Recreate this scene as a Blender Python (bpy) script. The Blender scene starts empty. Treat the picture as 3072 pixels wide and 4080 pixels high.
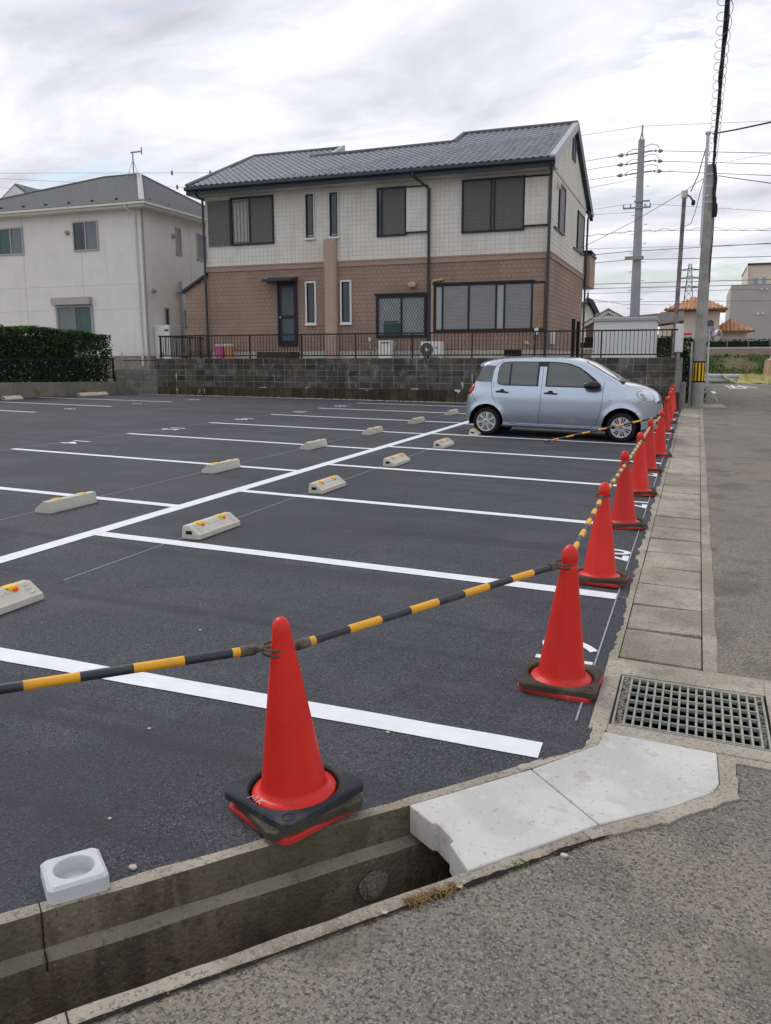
import bpy, bmesh, math, random
import numpy as np
from mathutils import Vector, Matrix
random.seed(7)
R = math.radians
S = bpy.context.scene
COL = S.collection

# ------------------------------------------------------------------ camera, light, exposure
cam_d = bpy.data.cameras.new('camera'); cam = bpy.data.objects.new('camera', cam_d); COL.objects.link(cam)
CAM_Z = 1.7272
cam.location = (0, 0, CAM_Z)
cam_d.sensor_fit = 'HORIZONTAL'; cam_d.sensor_width = 36; cam_d.lens = 38.892
cam_d.clip_start = 0.05; cam_d.clip_end = 6000
cam.rotation_euler = (Matrix.Rotation(R(20.293), 4, 'Z') @ Matrix.Rotation(R(90 - 10.444), 4, 'X') @ Matrix.Rotation(R(-0.119), 4, 'Z')).to_euler()
S.camera = cam

SUN_EL, SUN_AZ = 48, -62          # azimuth clockwise from +Y; the brighter part of the cloud is up to the left
w = bpy.data.worlds.new('World'); S.world = w; w.use_nodes = True
nt = w.node_tree; nt.nodes.clear()
def N(t, **kw):
    n = nt.nodes.new(t)
    for k, v in kw.items(): setattr(n, k, v)
    return n
L = lambda a, b: nt.links.new(a, b)
out = N('ShaderNodeOutputWorld'); bg = N('ShaderNodeBackground')
sky = N('ShaderNodeTexSky', sky_type='NISHITA', sun_disc=False, sun_elevation=R(SUN_EL), sun_rotation=R(SUN_AZ), air_density=1.2, dust_density=1.0, altitude=20)
skm = N('ShaderNodeVectorMath', operation='SCALE'); skm.inputs['Scale'].default_value = 0.115; L(sky.outputs[0], skm.inputs[0])
tc = N('ShaderNodeTexCoord'); sx = N('ShaderNodeSeparateXYZ'); L(tc.outputs['Generated'], sx.inputs[0])
mz = N('ShaderNodeMath', operation='MAXIMUM'); L(sx.outputs['Z'], mz.inputs[0]); mz.inputs[1].default_value = 0.0
az = N('ShaderNodeMath', operation='ADD'); L(mz.outputs[0], az.inputs[0]); az.inputs[1].default_value = 0.22
cb = N('ShaderNodeCombineXYZ'); L(sx.outputs['X'], cb.inputs[0]); L(sx.outputs['Y'], cb.inputs[1])
dv = N('ShaderNodeVectorMath', operation='DIVIDE'); L(cb.outputs[0], dv.inputs[0])
cz = N('ShaderNodeCombineXYZ'); [L(az.outputs[0], cz.inputs[i]) for i in (0, 1)]; cz.inputs[2].default_value = 1
L(cz.outputs[0], dv.inputs[1])
mp = N('ShaderNodeMapping'); mp.inputs['Rotation'].default_value = (0, 0, R(28)); mp.inputs['Scale'].default_value = (0.75, 1.25, 1); mp.inputs['Location'].default_value = (3.1, 1.7, 0)
L(dv.outputs[0], mp.inputs[0])
def noise(scale, detail, rough, src=mp, dist=0.0):
    n = N('ShaderNodeTexNoise'); n.inputs['Scale'].default_value = scale; n.inputs['Detail'].default_value = detail
    n.inputs['Roughness'].default_value = rough; n.inputs['Distortion'].default_value = dist; L(src.outputs[0], n.inputs['Vector']); return n
def ramp(src, stops):
    n = N('ShaderNodeValToRGB'); e = n.color_ramp.elements
    e[0].position, e[0].color = stops[0]; e[1].position, e[1].color = stops[-1]
    for p, c in stops[1:-1]:
        q = e.new(p); q.color = c
    L(src, n.inputs[0]); return n
g = lambda v, b=1.04: (v * (.995 - (b - 1) * .15), v * (.99 - (b - 1) * .05), v * b, 1)
n1 = noise(1.9, 9, 0.56, dist=0.5); n2 = noise(0.9, 5, 0.5)
shade = ramp(n1.outputs[0], [(0.33, g(.60, 1.10)), (0.44, g(.75, 1.075)), (0.55, g(.92, 1.04)), (0.67, g(1.14, 1.0))])
cover = ramp(n2.outputs[0], [(0.40, (0, 0, 0, 1)), (0.54, (1, 1, 1, 1))])
n3 = noise(2.6, 8, 0.6, dist=0.4); thin = ramp(n3.outputs[0], [(0.38, (0.0,) * 3 + (1,)), (0.50, (1, 1, 1, 1))])
cm = N('ShaderNodeMath', operation='MAXIMUM'); L(cover.outputs[0], cm.inputs[0]); L(thin.outputs[0], cm.inputs[1])
mx = N('ShaderNodeMix', data_type='RGBA'); L(cm.outputs[0], mx.inputs['Factor']); L(skm.outputs[0], mx.inputs['A']); L(shade.outputs[0], mx.inputs['B'])
bg.inputs['Strength'].default_value = 1.0
L(mx.outputs['Result'], bg.inputs[0]); L(bg.outputs[0], out.inputs[0])

sd = bpy.data.lights.new('sun', 'SUN'); sd.energy = 1.15; sd.angle = R(22); sd.color = (1, .965, .91)
so = bpy.data.objects.new('sun', sd); COL.objects.link(so)
sdir = Vector((math.sin(R(SUN_AZ)) * math.cos(R(SUN_EL)), math.cos(R(SUN_AZ)) * math.cos(R(SUN_EL)), math.sin(R(SUN_EL))))
so.rotation_euler = (-sdir).to_track_quat('-Z', 'Y').to_euler(); so.location = (0, 0, 30)
S.view_settings.view_transform = 'Standard'; S.view_settings.look = 'None'
S.view_settings.exposure = 0.12; S.view_settings.gamma = 1.0; S.view_settings.use_curve_mapping = False

# ------------------------------------------------------------------ helpers
def gz(x, y):
    x = max(-26.0, min(7.0, x)); y = max(-6.0, min(47.0, y))
    return -0.036826 * x + 0.0089657 * y + 0.00089675 * x * y - 0.00011894 * x * x

class MB:
    def __init__(s): s.v = []; s.f = []; s.m = []
    def add(s, vs, fs, mi=0):
        b = len(s.v); s.v += [tuple(p) for p in vs]; s.f += [tuple(i + b for i in f) for f in fs]; s.m += [mi] * len(fs); return s
    def box(s, x0, x1, y0, y1, z0, z1, mi=0):
        return s.add([(x, y, z) for z in (z0, z1) for y in (y0, y1) for x in (x0, x1)],
                     [(0, 2, 3, 1), (4, 5, 7, 6), (0, 1, 5, 4), (2, 6, 7, 3), (0, 4, 6, 2), (1, 3, 7, 5)], mi)
    def hexa(s, b, t, mi=0):                      # bottom 4 pts, top 4 pts (ccw)
        return s.add(list(b) + list(t), [(3, 2, 1, 0), (4, 5, 6, 7), (0, 1, 5, 4), (1, 2, 6, 5), (2, 3, 7, 6), (3, 0, 4, 7)], mi)
    def prism(s, poly, h0, h1, f=lambda a, b, h: (a, b, h), mi=0):
        n = len(poly); v = [f(a, b, h0) for a, b in poly] + [f(a, b, h1) for a, b in poly]
        fs = [tuple(range(n))[::-1], tuple(range(n, 2 * n))] + [(i, (i + 1) % n, n + (i + 1) % n, n + i) for i in range(n)]
        return s.add(v, fs, mi)
    def tube(s, pts, r, n=8, mi=0, caps=True):
        pts = [Vector(p) for p in pts]; rs = r if isinstance(r, (list, tuple)) else [r] * len(pts)
        vs = []; up = None
        for i, p in enumerate(pts):
            d = (pts[min(i + 1, len(pts) - 1)] - pts[max(i - 1, 0)])
            d = d.normalized() if d.length > 1e-9 else Vector((0, 0, 1))
            if up is None: up = Vector((0, 0, 1)) if abs(d.z) < .9 else Vector((1, 0, 0))
            a = d.cross(up); a = a.normalized() if a.length > 1e-6 else d.orthogonal().normalized(); b = d.cross(a); up = -b if b.dot(up) < 0 else b
            for k in range(n):
                t = 2 * math.pi * k / n; vs.append(p + (a * math.cos(t) + b * math.sin(t)) * rs[i])
        fs = [(i * n + k, i * n + (k + 1) % n, (i + 1) * n + (k + 1) % n, (i + 1) * n + k) for i in range(len(pts) - 1) for k in range(n)]
        if caps: fs += [tuple(range(n))[::-1], tuple(range((len(pts) - 1) * n, len(pts) * n))]
        return s.add(vs, fs, mi)
    def lathe(s, prof, n=32, c=(0, 0, 0), mi=0, axis='z'):
        vs = []
        for r, h in prof:
            for k in range(n):
                t = 2 * math.pi * k / n; a, b = r * math.cos(t), r * math.sin(t)
                p = (a, b, h) if axis == 'z' else ((a, h, b) if axis == 'y' else (h, a, b))
                vs.append((p[0] + c[0], p[1] + c[1], p[2] + c[2]))
        fs = [(i * n + k, i * n + (k + 1) % n, (i + 1) * n + (k + 1) % n, (i + 1) * n + k) for i in range(len(prof) - 1) for k in range(n)]
        return s.add(vs, fs, mi)
    def grid(s, fn, nu, nv, mi=0):
        vs = [fn(i / nu, j / nv) for j in range(nv + 1) for i in range(nu + 1)]
        return s.add(vs, [(j * (nu + 1) + i, j * (nu + 1) + i + 1, (j + 1) * (nu + 1) + i + 1, (j + 1) * (nu + 1) + i) for j in range(nv) for i in range(nu)], mi)
    def build(s, name, mat=None, parent=None, smooth=False, bevel=0, fixn=False, angle=40, world=True):
        me = bpy.data.meshes.new(name); me.from_pydata(s.v, [], s.f)
        mats = mat if isinstance(mat, (list, tuple)) else [mat]
        for m in mats: me.materials.append(m)
        if len(mats) > 1: me.polygons.foreach_set('material_index', s.m)
        if fixn or bevel:
            bm = bmesh.new(); bm.from_mesh(me); bmesh.ops.remove_doubles(bm, verts=bm.verts, dist=1e-5); bmesh.ops.recalc_face_normals(bm, faces=bm.faces)
            if bevel: bmesh.ops.bevel(bm, geom=[e for e in bm.edges if e.is_manifold and e.calc_face_angle(0) > R(25)], offset=bevel, segments=2, profile=.5, affect='EDGES')
            bm.to_mesh(me); bm.free()
        if smooth:
            me.polygons.foreach_set('use_smooth', [True] * len(me.polygons))
            try: me.set_sharp_from_angle(angle=R(angle))
            except Exception: pass
        me.update(); return ob(name, me, parent, world)
def wloc(o):
    v = Vector((0, 0, 0))
    while o is not None: v += o.location; o = o.parent
    return v
def ob(name, me, parent=None, world=True):
    o = bpy.data.objects.new(name, me); COL.objects.link(o)
    if parent is not None:
        o.parent = parent
        if world: o.location = -wloc(parent)
    return o
def tag(o, label, cat, group=None):
    o['label'] = label; o['category'] = cat
    if group: o['group'] = group
    return o
def thing(name, label, cat, loc=(0, 0, 0), group=None):
    o = bpy.data.objects.new(name, None); COL.objects.link(o); o.location = loc; o.empty_display_size = .1
    return tag(o, label, cat, group)
def struct(o): o['kind'] = 'structure'; return o
def stuff(o): o['kind'] = 'stuff'; return o
def copy_tree(o, parent=None):
    c = o.copy(); COL.objects.link(c); c.parent = parent
    for ch in list(o.children): copy_tree(ch, c)
    return c

# ------------------------------------------------------------------ materials
def mat(name, col, rough=.8, var=.12, scale=6, col2=None, bump=0, bscale=60, spec=.3, metal=0, coat=0, detail=6, rnd=0, trans=0, ior=1.45, speck=None, voro=0, emit=None, pos=False):
    """principled material; noise mixes col towards col2 (or a lighter/darker self), fine bump on top"""
    m = bpy.data.materials.new(name); m.use_nodes = True; t = m.node_tree; b = t.nodes['Principled BSDF']
    nn = lambda k, **kw: t.nodes.new(k)
    b.inputs['Roughness'].default_value = rough; b.inputs['Specular IOR Level'].default_value = spec; b.inputs['Metallic'].default_value = metal
    b.inputs['Coat Weight'].default_value = coat; b.inputs['Coat Roughness'].default_value = .05
    b.inputs['Transmission Weight'].default_value = trans; b.inputs['IOR'].default_value = ior
    tcn = nn('ShaderNodeTexCoord'); CO = nn('ShaderNodeNewGeometry').outputs['Position'] if pos else tcn.outputs['Object']
    c1 = tuple(max(0, c * (1 - var)) for c in col); c2 = col2 or tuple(min(1, c * (1 + var)) for c in col)
    last = None
    if var or col2:
        no = nn('ShaderNodeTexNoise'); no.inputs['Scale'].default_value = scale; no.inputs['Detail'].default_value = detail; no.inputs['Roughness'].default_value = .62
        t.links.new(CO, no.inputs['Vector'])
        r = nn('ShaderNodeValToRGB'); r.color_ramp.elements[0].position = .33; r.color_ramp.elements[1].position = .67
        r.color_ramp.elements[0].color = c1 + (1,); r.color_ramp.elements[1].color = c2 + (1,)
        t.links.new(no.outputs[0], r.inputs[0]); last = r.outputs[0]
    else:
        b.inputs['Base Color'].default_value = tuple(col) + (1,)
    if speck:                                     # (scale, threshold, colour, amount)
        for sc, th, sc_col, amt, *zs in speck:
            vo = nn('ShaderNodeTexNoise'); vo.inputs['Scale'].default_value = sc; vo.inputs['Detail'].default_value = 2 if sc > 20 else 6
            if zs:
                mpn = nn('ShaderNodeMapping'); mpn.inputs['Scale'].default_value = zs[0] if isinstance(zs[0], tuple) else (1, 1, zs[0]); t.links.new(CO, mpn.inputs[0]); t.links.new(mpn.outputs[0], vo.inputs['Vector'])
            else: t.links.new(CO, vo.inputs['Vector'])
            rr = nn('ShaderNodeValToRGB'); rr.color_ramp.elements[0].position = th; rr.color_ramp.elements[1].position = min(1, th + .06)
            rr.color_ramp.elements[0].color = (0, 0, 0, 1); rr.color_ramp.elements[1].color = (amt,) * 3 + (1,)
            t.links.new(vo.outputs[0], rr.inputs[0])
            mm = nn('ShaderNodeMix'); mm.data_type = 'RGBA'; t.links.new(rr.outputs[0], mm.inputs['Factor'])
            t.links.new(last, mm.inputs['A']); mm.inputs['B'].default_value = tuple(sc_col) + (1,); last = mm.outputs['Result']
    if rnd:
        oi = nn('ShaderNodeObjectInfo'); ma = nn('ShaderNodeMapRange'); ma.inputs['To Min'].default_value = 1 - rnd; ma.inputs['To Max'].default_value = 1 + rnd
        t.links.new(oi.outputs['Random'], ma.inputs[0]); vm = nn('ShaderNodeVectorMath'); vm.operation = 'SCALE'
        if last: t.links.new(last, vm.inputs[0])
        else: vm.inputs[0].default_value = col
        t.links.new(ma.outputs[0], vm.inputs['Scale']); last = vm.outputs[0]
    if last: t.links.new(last, b.inputs['Base Color'])
    if bump:
        bn = nn('ShaderNodeTexVoronoi' if voro else 'ShaderNodeTexNoise'); bn.inputs['Scale'].default_value = bscale
        if not voro: bn.inputs['Detail'].default_value = 5
        t.links.new(CO, bn.inputs['Vector'])
        bu = nn('ShaderNodeBump'); bu.inputs['Strength'].default_value = bump; bu.inputs['Distance'].default_value = .6 / bscale
        t.links.new(bn.outputs[0], bu.inputs['Height']); t.links.new(bu.outputs[0], b.inputs['Normal'])
    if emit: b.inputs['Emission Color'].default_value = emit + (1,); b.inputs['Emission Strength'].default_value = 1
    return m
def stripes(name, cols, axis, period, duty, rough=.45, dirt=.25):
    m = bpy.data.materials.new(name); m.use_nodes = True; t = m.node_tree; b = t.nodes['Principled BSDF']; b.inputs['Roughness'].default_value = rough
    tcn = t.nodes.new('ShaderNodeTexCoord'); sp = t.nodes.new('ShaderNodeSeparateXYZ'); t.links.new(tcn.outputs['Object'], sp.inputs[0])
    d = t.nodes.new('ShaderNodeMath'); d.operation = 'DIVIDE'; d.inputs[1].default_value = period; t.links.new(sp.outputs[axis], d.inputs[0])
    f = t.nodes.new('ShaderNodeMath'); f.operation = 'FRACT'; t.links.new(d.outputs[0], f.inputs[0])
    l = t.nodes.new('ShaderNodeMath'); l.operation = 'LESS_THAN'; l.inputs[1].default_value = duty; t.links.new(f.outputs[0], l.inputs[0])
    mm = t.nodes.new('ShaderNodeMix'); mm.data_type = 'RGBA'; t.links.new(l.outputs[0], mm.inputs['Factor']); mm.inputs['A'].default_value = cols[1] + (1,); mm.inputs['B'].default_value = cols[0] + (1,)
    no = t.nodes.new('ShaderNodeTexNoise'); no.inputs['Scale'].default_value = 22; no.inputs['Detail'].default_value = 8; t.links.new(tcn.outputs['Object'], no.inputs['Vector'])
    r = t.nodes.new('ShaderNodeValToRGB'); r.color_ramp.elements[0].position = .52; r.color_ramp.elements[1].position = .72
    r.color_ramp.elements[0].color = (0, 0, 0, 1); r.color_ramp.elements[1].color = (dirt,) * 3 + (1,); t.links.new(no.outputs[0], r.inputs[0])
    m2 = t.nodes.new('ShaderNodeMix'); m2.data_type = 'RGBA'; t.links.new(r.outputs[0], m2.inputs['Factor']); t.links.new(mm.outputs['Result'], m2.inputs['A']); m2.inputs['B'].default_value = (.17, .15, .11, 1)
    t.links.new(m2.outputs['Result'], b.inputs['Base Color']); return m

_mat = mat
POSM = {'dark weathered block', 'grey block', 'grey glazed roof tile', 'mossy footing', 'terracotta tile'}
def mat(name, *a, **k): return _mat(name, *a, pos=name in POSM, **k)
M = dict(
    asph=mat('new asphalt', (.046, .050, .061), .80, .14, 1.3, bump=1.0, bscale=75, spec=.38, detail=10, speck=[(1.1, .50, (.068, .070, .082), .6), (48, .545, (.022, .022, .027), .55), (85, .565, (.012, .012, .015), .8), (105, .575, (.125, .128, .14), .7), (170, .64, (.34, .34, .36), .75), (.35, .50, (.038, .040, .048), .5), (2.2, .57, (.034, .035, .041), .55, (.06, 1, 1)), (1.6, .60, (.078, .080, .088), .35, (.10, 1, 1)), (4.5, .66, (.088, .089, .092), .3)]),
    road=mat('old asphalt', (.190, .178, .148), .9, .14, 1.1, bump=1.0, bscale=60, spec=.22, detail=10, speck=[(.6, .48, (.235, .212, .160), .7), (2.6, .55, (.105, .104, .088), .5), (55, .53, (.115, .112, .100), .7), (80, .55, (.050, .050, .046), .75), (95, .57, (.30, .29, .25), .7), (130, .63, (.40, .385, .34), .7), (1.2, .57, (.095, .094, .072), .55)]),
    paint=mat('white road paint', (.74, .76, .80), .6, .05, 9, bump=.25, bscale=140, speck=[(150, .72, (.30, .31, .33), .5)]),
    chalk=mat('chalk', (.30, .31, .34), .9, .3, 30),
    conc=mat('weathered concrete', (.33, .295, .24), .9, .22, 3.0, bump=.8, bscale=80, speck=[(1.4, .52, (.225, .20, .155), .6), (60, .56, (.16, .145, .115), .7), (100, .60, (.46, .43, .38), .6), (7, .62, (.15, .135, .10), .45)], rnd=.14),
    conc_dk=mat('damp ditch concrete', (.115, .100, .066), .85, .25, 1.6, col2=(.215, .190, .130), bump=.6, bscale=60, speck=[(8, .53, (.075, .063, .042), .55, .12), (13, .58, (.26, .235, .175), .4, .15), (30, .60, (.060, .052, .038), .5), (80, .63, (.30, .275, .22), .5), (1.1, .52, (.085, .085, .045), .55), (2.4, .60, (.055, .048, .036), .5)]),
    conc_ledge=mat('ledge concrete', (.205, .190, .145), .85, .2, 3, bump=.6, bscale=70, speck=[(2.2, .50, (.145, .132, .092), .65), (45, .60, (.10, .09, .07), .6), (90, .63, (.33, .31, .26), .5)]),
    conc_new=mat('pale new concrete', (.53, .525, .505), .78, .10, 2.2, bump=.25, bscale=70, speck=[(2, .50, (.45, .445, .425), .65), (6, .60, (.37, .315, .245), .55), (45, .64, (.30, .29, .27), .6), (110, .62, (.64, .64, .62), .4), (14, .60, (.58, .575, .56), .5)]),
    retain=mat('retaining concrete', (.215, .20, .165), .9, .15, 1.4, bump=.3, bscale=40, speck=[(2.2, .60, (.13, .11, .055), .6), (5, .66, (.16, .10, .05), .45)]),
    block=mat('dark weathered block', (.088, .083, .072), .9, .35, 2.2, bump=.4, bscale=60, rnd=.30, speck=[(.9, .50, (.045, .045, .039), .7), (2.6, .56, (.17, .162, .145), .6, .5), (9, .60, (.23, .225, .205), .5, .4)]),
    block_g=mat('grey block', (.205, .20, .185), .9, .18, 2.0, bump=.3, bscale=60, rnd=.10, speck=[(2.2, .6, (.12, .115, .10), .6)]),
    mortar=mat('efflorescent mortar', (.12, .115, .10), .9, .4, 1.8, col2=(.40, .39, .365)),
    footing=mat('mossy footing', (.058, .047, .031), .9, .3, 3.2, bump=.4, bscale=50, rnd=.25, speck=[(5, .62, (.10, .085, .055), .5), (2, .70, (.55, .53, .50), .7)]),
    efflo=mat('lime stain', (.58, .57, .54), .9, .12, 12),
    red=mat('red cone plastic', (.65, .020, .012), .36, .08, 4, spec=.4, bump=.06, bscale=30, speck=[(5, .58, (.55, .040, .022), .5), (9, .66, (.60, .11, .08), .3), (55, .75, (.70, .36, .30), .45), (22, .66, (.36, .03, .02), .35, .15)], rnd=.12),
    redb=mat('dusty red plastic', (.50, .035, .030), .6, .12, 7, speck=[(14, .66, (.42, .18, .15), .4)]),
    rubber=mat('black weight rubber', (.030, .034, .042), .72, .2, 8, speck=[(7, .60, (.075, .072, .066), .6), (60, .72, (.20, .19, .17), .4)], bump=.15, bscale=80),
    rubber2=mat('dusty weight rubber', (.060, .052, .038), .8, .25, 7, speck=[(5, .55, (.105, .090, .060), .7), (50, .72, (.18, .16, .13), .4)], bump=.15, bscale=80),
    clip=mat('weathered clip', (.035, .034, .032), .7, .3, 25, col2=(.15, .135, .105)),
    bar=stripes('yellow black bar', ((.78, .38, .012), (.022, .026, .034)), 0, .338, .5),
    bar2=stripes('faded yellow black bar', ((.66, .44, .14), (.20, .195, .17)), 0, .30, .5, .7, .6),
    scribble=mat('white marker', (.75, .75, .75), .7, 0),
    stopc=mat('wheel stop concrete', (.54, .52, .455), .85, .06, 6, bump=.15, bscale=90, rnd=.05, speck=[(12, .66, (.36, .345, .30), .4)]),
    refl_y=mat('yellow reflector', (.85, .52, .03), .35, .05), refl_r=mat('red reflector', (.70, .05, .01), .25, .05),
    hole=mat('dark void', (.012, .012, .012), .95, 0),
    pvc=mat('white socket concrete', (.54, .55, .57), .8, .05, 9, bump=.2, bscale=80, speck=[(14, .66, (.48, .46, .43), .5)]),
    steel=mat('galvanised steel', (.30, .31, .275), .6, .2, 14, metal=.25, spec=.4),
    steel_l=mat('pale galvanised', (.52, .55, .58), .5, .08, 8, metal=.3),
    car=mat('silver blue paint', (.475, .555, .655), .24, 0, metal=.80, coat=1.0, spec=.5),
    carlow=mat('dark sill', (.03, .03, .035), .6, 0),
    glass=mat('car glass', (.075, .095, .092), .04, 0, spec=.8, coat=.6),
    glass_w=mat('windscreen glass', (.16, .21, .22), .05, 0, spec=.9, coat=1),
    carblk=mat('black trim', (.012, .013, .015), .35, 0, spec=.5), tyre=mat('tyre', (.016, .016, .017), .8, .2, 30),
    rim=mat('wheel cover silver', (.52, .53, .54), .35, .03, 5, metal=.35),
    lampw=mat('headlamp lens', (.62, .66, .70), .08, 0, spec=.8, coat=1), lampi=mat('lamp inside', (.30, .31, .33), .2, 0, metal=.7),
    lampr=mat('tail lamp', (.60, .012, .018), .12, 0, spec=.7, coat=1),
    side_w=mat('off white siding', (.70, .68, .625), .8, .05, 1.2, bump=.25, bscale=70, speck=[(.7, .52, (.62, .595, .54), .6), (3, .58, (.57, .55, .50), .4, .12), (9, .62, (.76, .745, .70), .4)]),
    side_j=mat('off white siding groove', (.56, .54, .50), .85, .05, 3),
    side_b=mat('brown siding', (.325, .232, .180), .85, .08, 1.2, bump=.3, bscale=60, speck=[(.7, .52, (.27, .19, .147), .6), (3, .58, (.25, .178, .138), .4, .12), (9, .62, (.36, .26, .20), .4)]),
    side_bj=mat('brown siding groove', (.235, .165, .128), .9, .05, 3),
    trimb=mat('brown trim', (.35, .255, .20), .7, .05, 3), plinth=mat('plinth concrete', (.46, .44, .39), .85, .08, 3),
    navy=mat('dark eaves metal', (.030, .040, .052), .45, .08, 3, spec=.4), navy2=mat('gutter blue black', (.028, .036, .050), .35, .08, 3, spec=.5),
    frame=mat('black window frame', (.012, .014, .022), .4, 0, spec=.4), soffit=mat('soffit', (.56, .54, .48), .8, .05, 2),
    shutter=mat('shutter metal', (.165, .160, .155), .55, .05, 4, spec=.35), shutter_l=mat('pale shutter metal', (.30, .30, .30), .5, .05, 4),
    pane=mat('window pane', (.035, .045, .052), .06, 0, spec=.7), pane_l=mat('frosted pane', (.36, .385, .375), .25, .10, 3, spec=.6),
    curtain=mat('curtain', (.36, .34, .30), .8, .10, 6), curt_b=mat('blue grey curtain', (.15, .185, .205), .35, .08, 2, spec=.5), curt_g=mat('green curtain', (.05, .105, .10), .4, .15, 2, spec=.5),
    white=mat('white enamel', (.70, .71, .70), .45, .03, 4), ivory=mat('ivory plastic', (.60, .57, .50), .5, .03, 4), beige=mat('beige pipe cover', (.42, .315, .245), .6, .05, 4),
    tile=mat('grey glazed roof tile', (.225, .240, .275), .42, .10, 3, spec=.5, rnd=.16), tile_r=mat('ridge tile', (.14, .135, .135), .5, .15, 6), verge=mat('pale verge tile', (.42, .43, .46), .5, .08, 4),
    shingle=mat('grey shingle', (.16, .165, .172), .9, .25, 14, bump=.4, bscale=30), lhwall=mat('pale stucco siding', (.72, .705, .68), .8, .04, .8, bump=.15, bscale=50, speck=[(1.2, .56, (.66, .645, .62), .5), (2, .60, (.60, .585, .56), .35, .12)]),
    lhtrim=mat('cream gutter', (.66, .64, .58), .5, .03, 3), lhgrey=mat('grey corner trim', (.34, .32, .33), .6, .05, 3), lhframe=mat('silver window frame', (.40, .37, .37), .45, .03, 3, metal=.2),
    fence=mat('dark bronze railing', (.020, .015, .013), .5, .1, 5, spec=.4), gfence=mat('dark green fence', (.012, .020, .018), .6, .1, 5), mesh=mat('wire mesh', (.40, .42, .42), .5, 0, metal=.3),
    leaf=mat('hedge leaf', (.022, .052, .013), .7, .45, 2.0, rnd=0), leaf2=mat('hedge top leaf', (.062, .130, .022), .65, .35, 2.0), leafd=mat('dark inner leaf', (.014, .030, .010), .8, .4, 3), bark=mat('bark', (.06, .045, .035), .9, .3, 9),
    pole=mat('pole concrete', (.30, .295, .275), .85, .12, 2.0, col2=(.38, .375, .35), bump=.2, bscale=50, speck=[(1.6, .60, (.13, .125, .11), .6), (.6, .60, (.15, .145, .13), .5)]),
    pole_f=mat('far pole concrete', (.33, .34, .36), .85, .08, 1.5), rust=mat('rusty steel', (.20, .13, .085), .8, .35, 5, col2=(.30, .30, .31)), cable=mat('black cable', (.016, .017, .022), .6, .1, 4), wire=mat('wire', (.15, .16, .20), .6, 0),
    pvcgrey=mat('grey cable cover', (.36, .37, .38), .6, .05, 3),
    yel=mat('yellow reflective', (.72, .48, .02), .5, .06, 6), blk=mat('black band', (.018, .012, .008), .7, .2, 6),
    terra=mat('terracotta tile', (.44, .225, .115), .7, .25, 1.5, rnd=.2), cream=mat('cream render', (.62, .56, .46), .8, .04, 1), greyb=mat('grey cladding', (.41, .40, .385), .7, .05, .6), brownw=mat('brown boards', (.16, .105, .075), .8, .15, 3),
    pink=mat('pink wall', (.62, .22, .36), .8, .05, 2), carport=mat('bronze carport panel', (.075, .050, .040), .5, .1, 2), skyblue=mat('pale blue pane', (.22, .30, .38), .1, .1, 2, spec=.7),
    grass=mat('grassy bank', (.075, .095, .030), .95, .4, .9, col2=(.19, .155, .085), bump=.6, bscale=8), ballast=mat('ballast', (.135, .095, .075), .95, .4, 12, bump=.8, bscale=14), soil=mat('soil', (.16, .14, .11), .95, .3, 2), gravel=mat('yard gravel', (.26, .245, .21), .95, .25, 8, bump=.4, bscale=30),
    net=mat('yellow net', (.50, .46, .19), .8, .25, 5), tarp=mat('tan tarp', (.52, .36, .22), .75, .15, 6), blue=mat('blue tarp', (.03, .10, .22), .6, .1, 4),
    pinkbin=mat('pink bin', (.52, .12, .30), .5, .04), tanbin=mat('tan bin', (.47, .24, .13), .5, .04), binlid=mat('pale bin lid', (.50, .47, .42), .5, .04),
    mirror=mat('mirror glass', (.75, .78, .80), .03, 0, metal=1), orange=mat('orange mirror hood', (.48, .36, .30), .5, .05), darkcar=mat('dark car paint', (.012, .015, .022), .15, 0, coat=1), signr=mat('red sign', (.60, .03, .05), .5, 0),
    flower=mat('pale flower', (.66, .60, .52), .8, .1, 6), dry=mat('dry weed', (.27, .17, .07), .9, .3, 20), stone=mat('pebble', (.52, .46, .38), .85, .15, 20),
)

# ------------------------------------------------------------------ setting: ground, parking lot, road, gutter, ditch
OX, OY, TX, TY, NX, NY = -1.25, 2.365, .6414, .7672, .7672, -.6414     # ditch frame: s along the ditch, d across it towards the road
def sd(s, d): return (OX + s * TX + d * NX, OY + s * TY + d * NY)
def ya(x, d=0.0):                       # y on the ditch line offset d, at x
    s = (x - OX - d * NX) / TX; return OY + s * TY + d * NY

ground = MB()
hY = [(-300, -1.2), (46.9, -1.2), (47.3, .1), (52, 1.6), (60, 2.1), (150, 2.6), (5000, 2.6)]
for (y0, z0), (y1, z1) in zip(hY[:-1], hY[1:]):
    ground.add([(-3000, y0, z0), (3000, y0, z0), (3000, y1, z1), (-3000, y1, z1)], [(0, 1, 2, 3)])
struct(ground.build('ground', M['soil']))

LX0, LX1, LY1 = -20.36, -.33, 26.12
lot = MB()
def lotp(u, v):
    x = LX0 + (LX1 - LX0) * u; y0 = max(-5.0, ya(x, -.046)); y = y0 + (LY1 - y0) * v ** 1.6
    return (x, y, gz(x, y))
lot.grid(lotp, 80, 60)
LOT = struct(lot.build('parking_lot', M['asph'], smooth=True))

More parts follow.
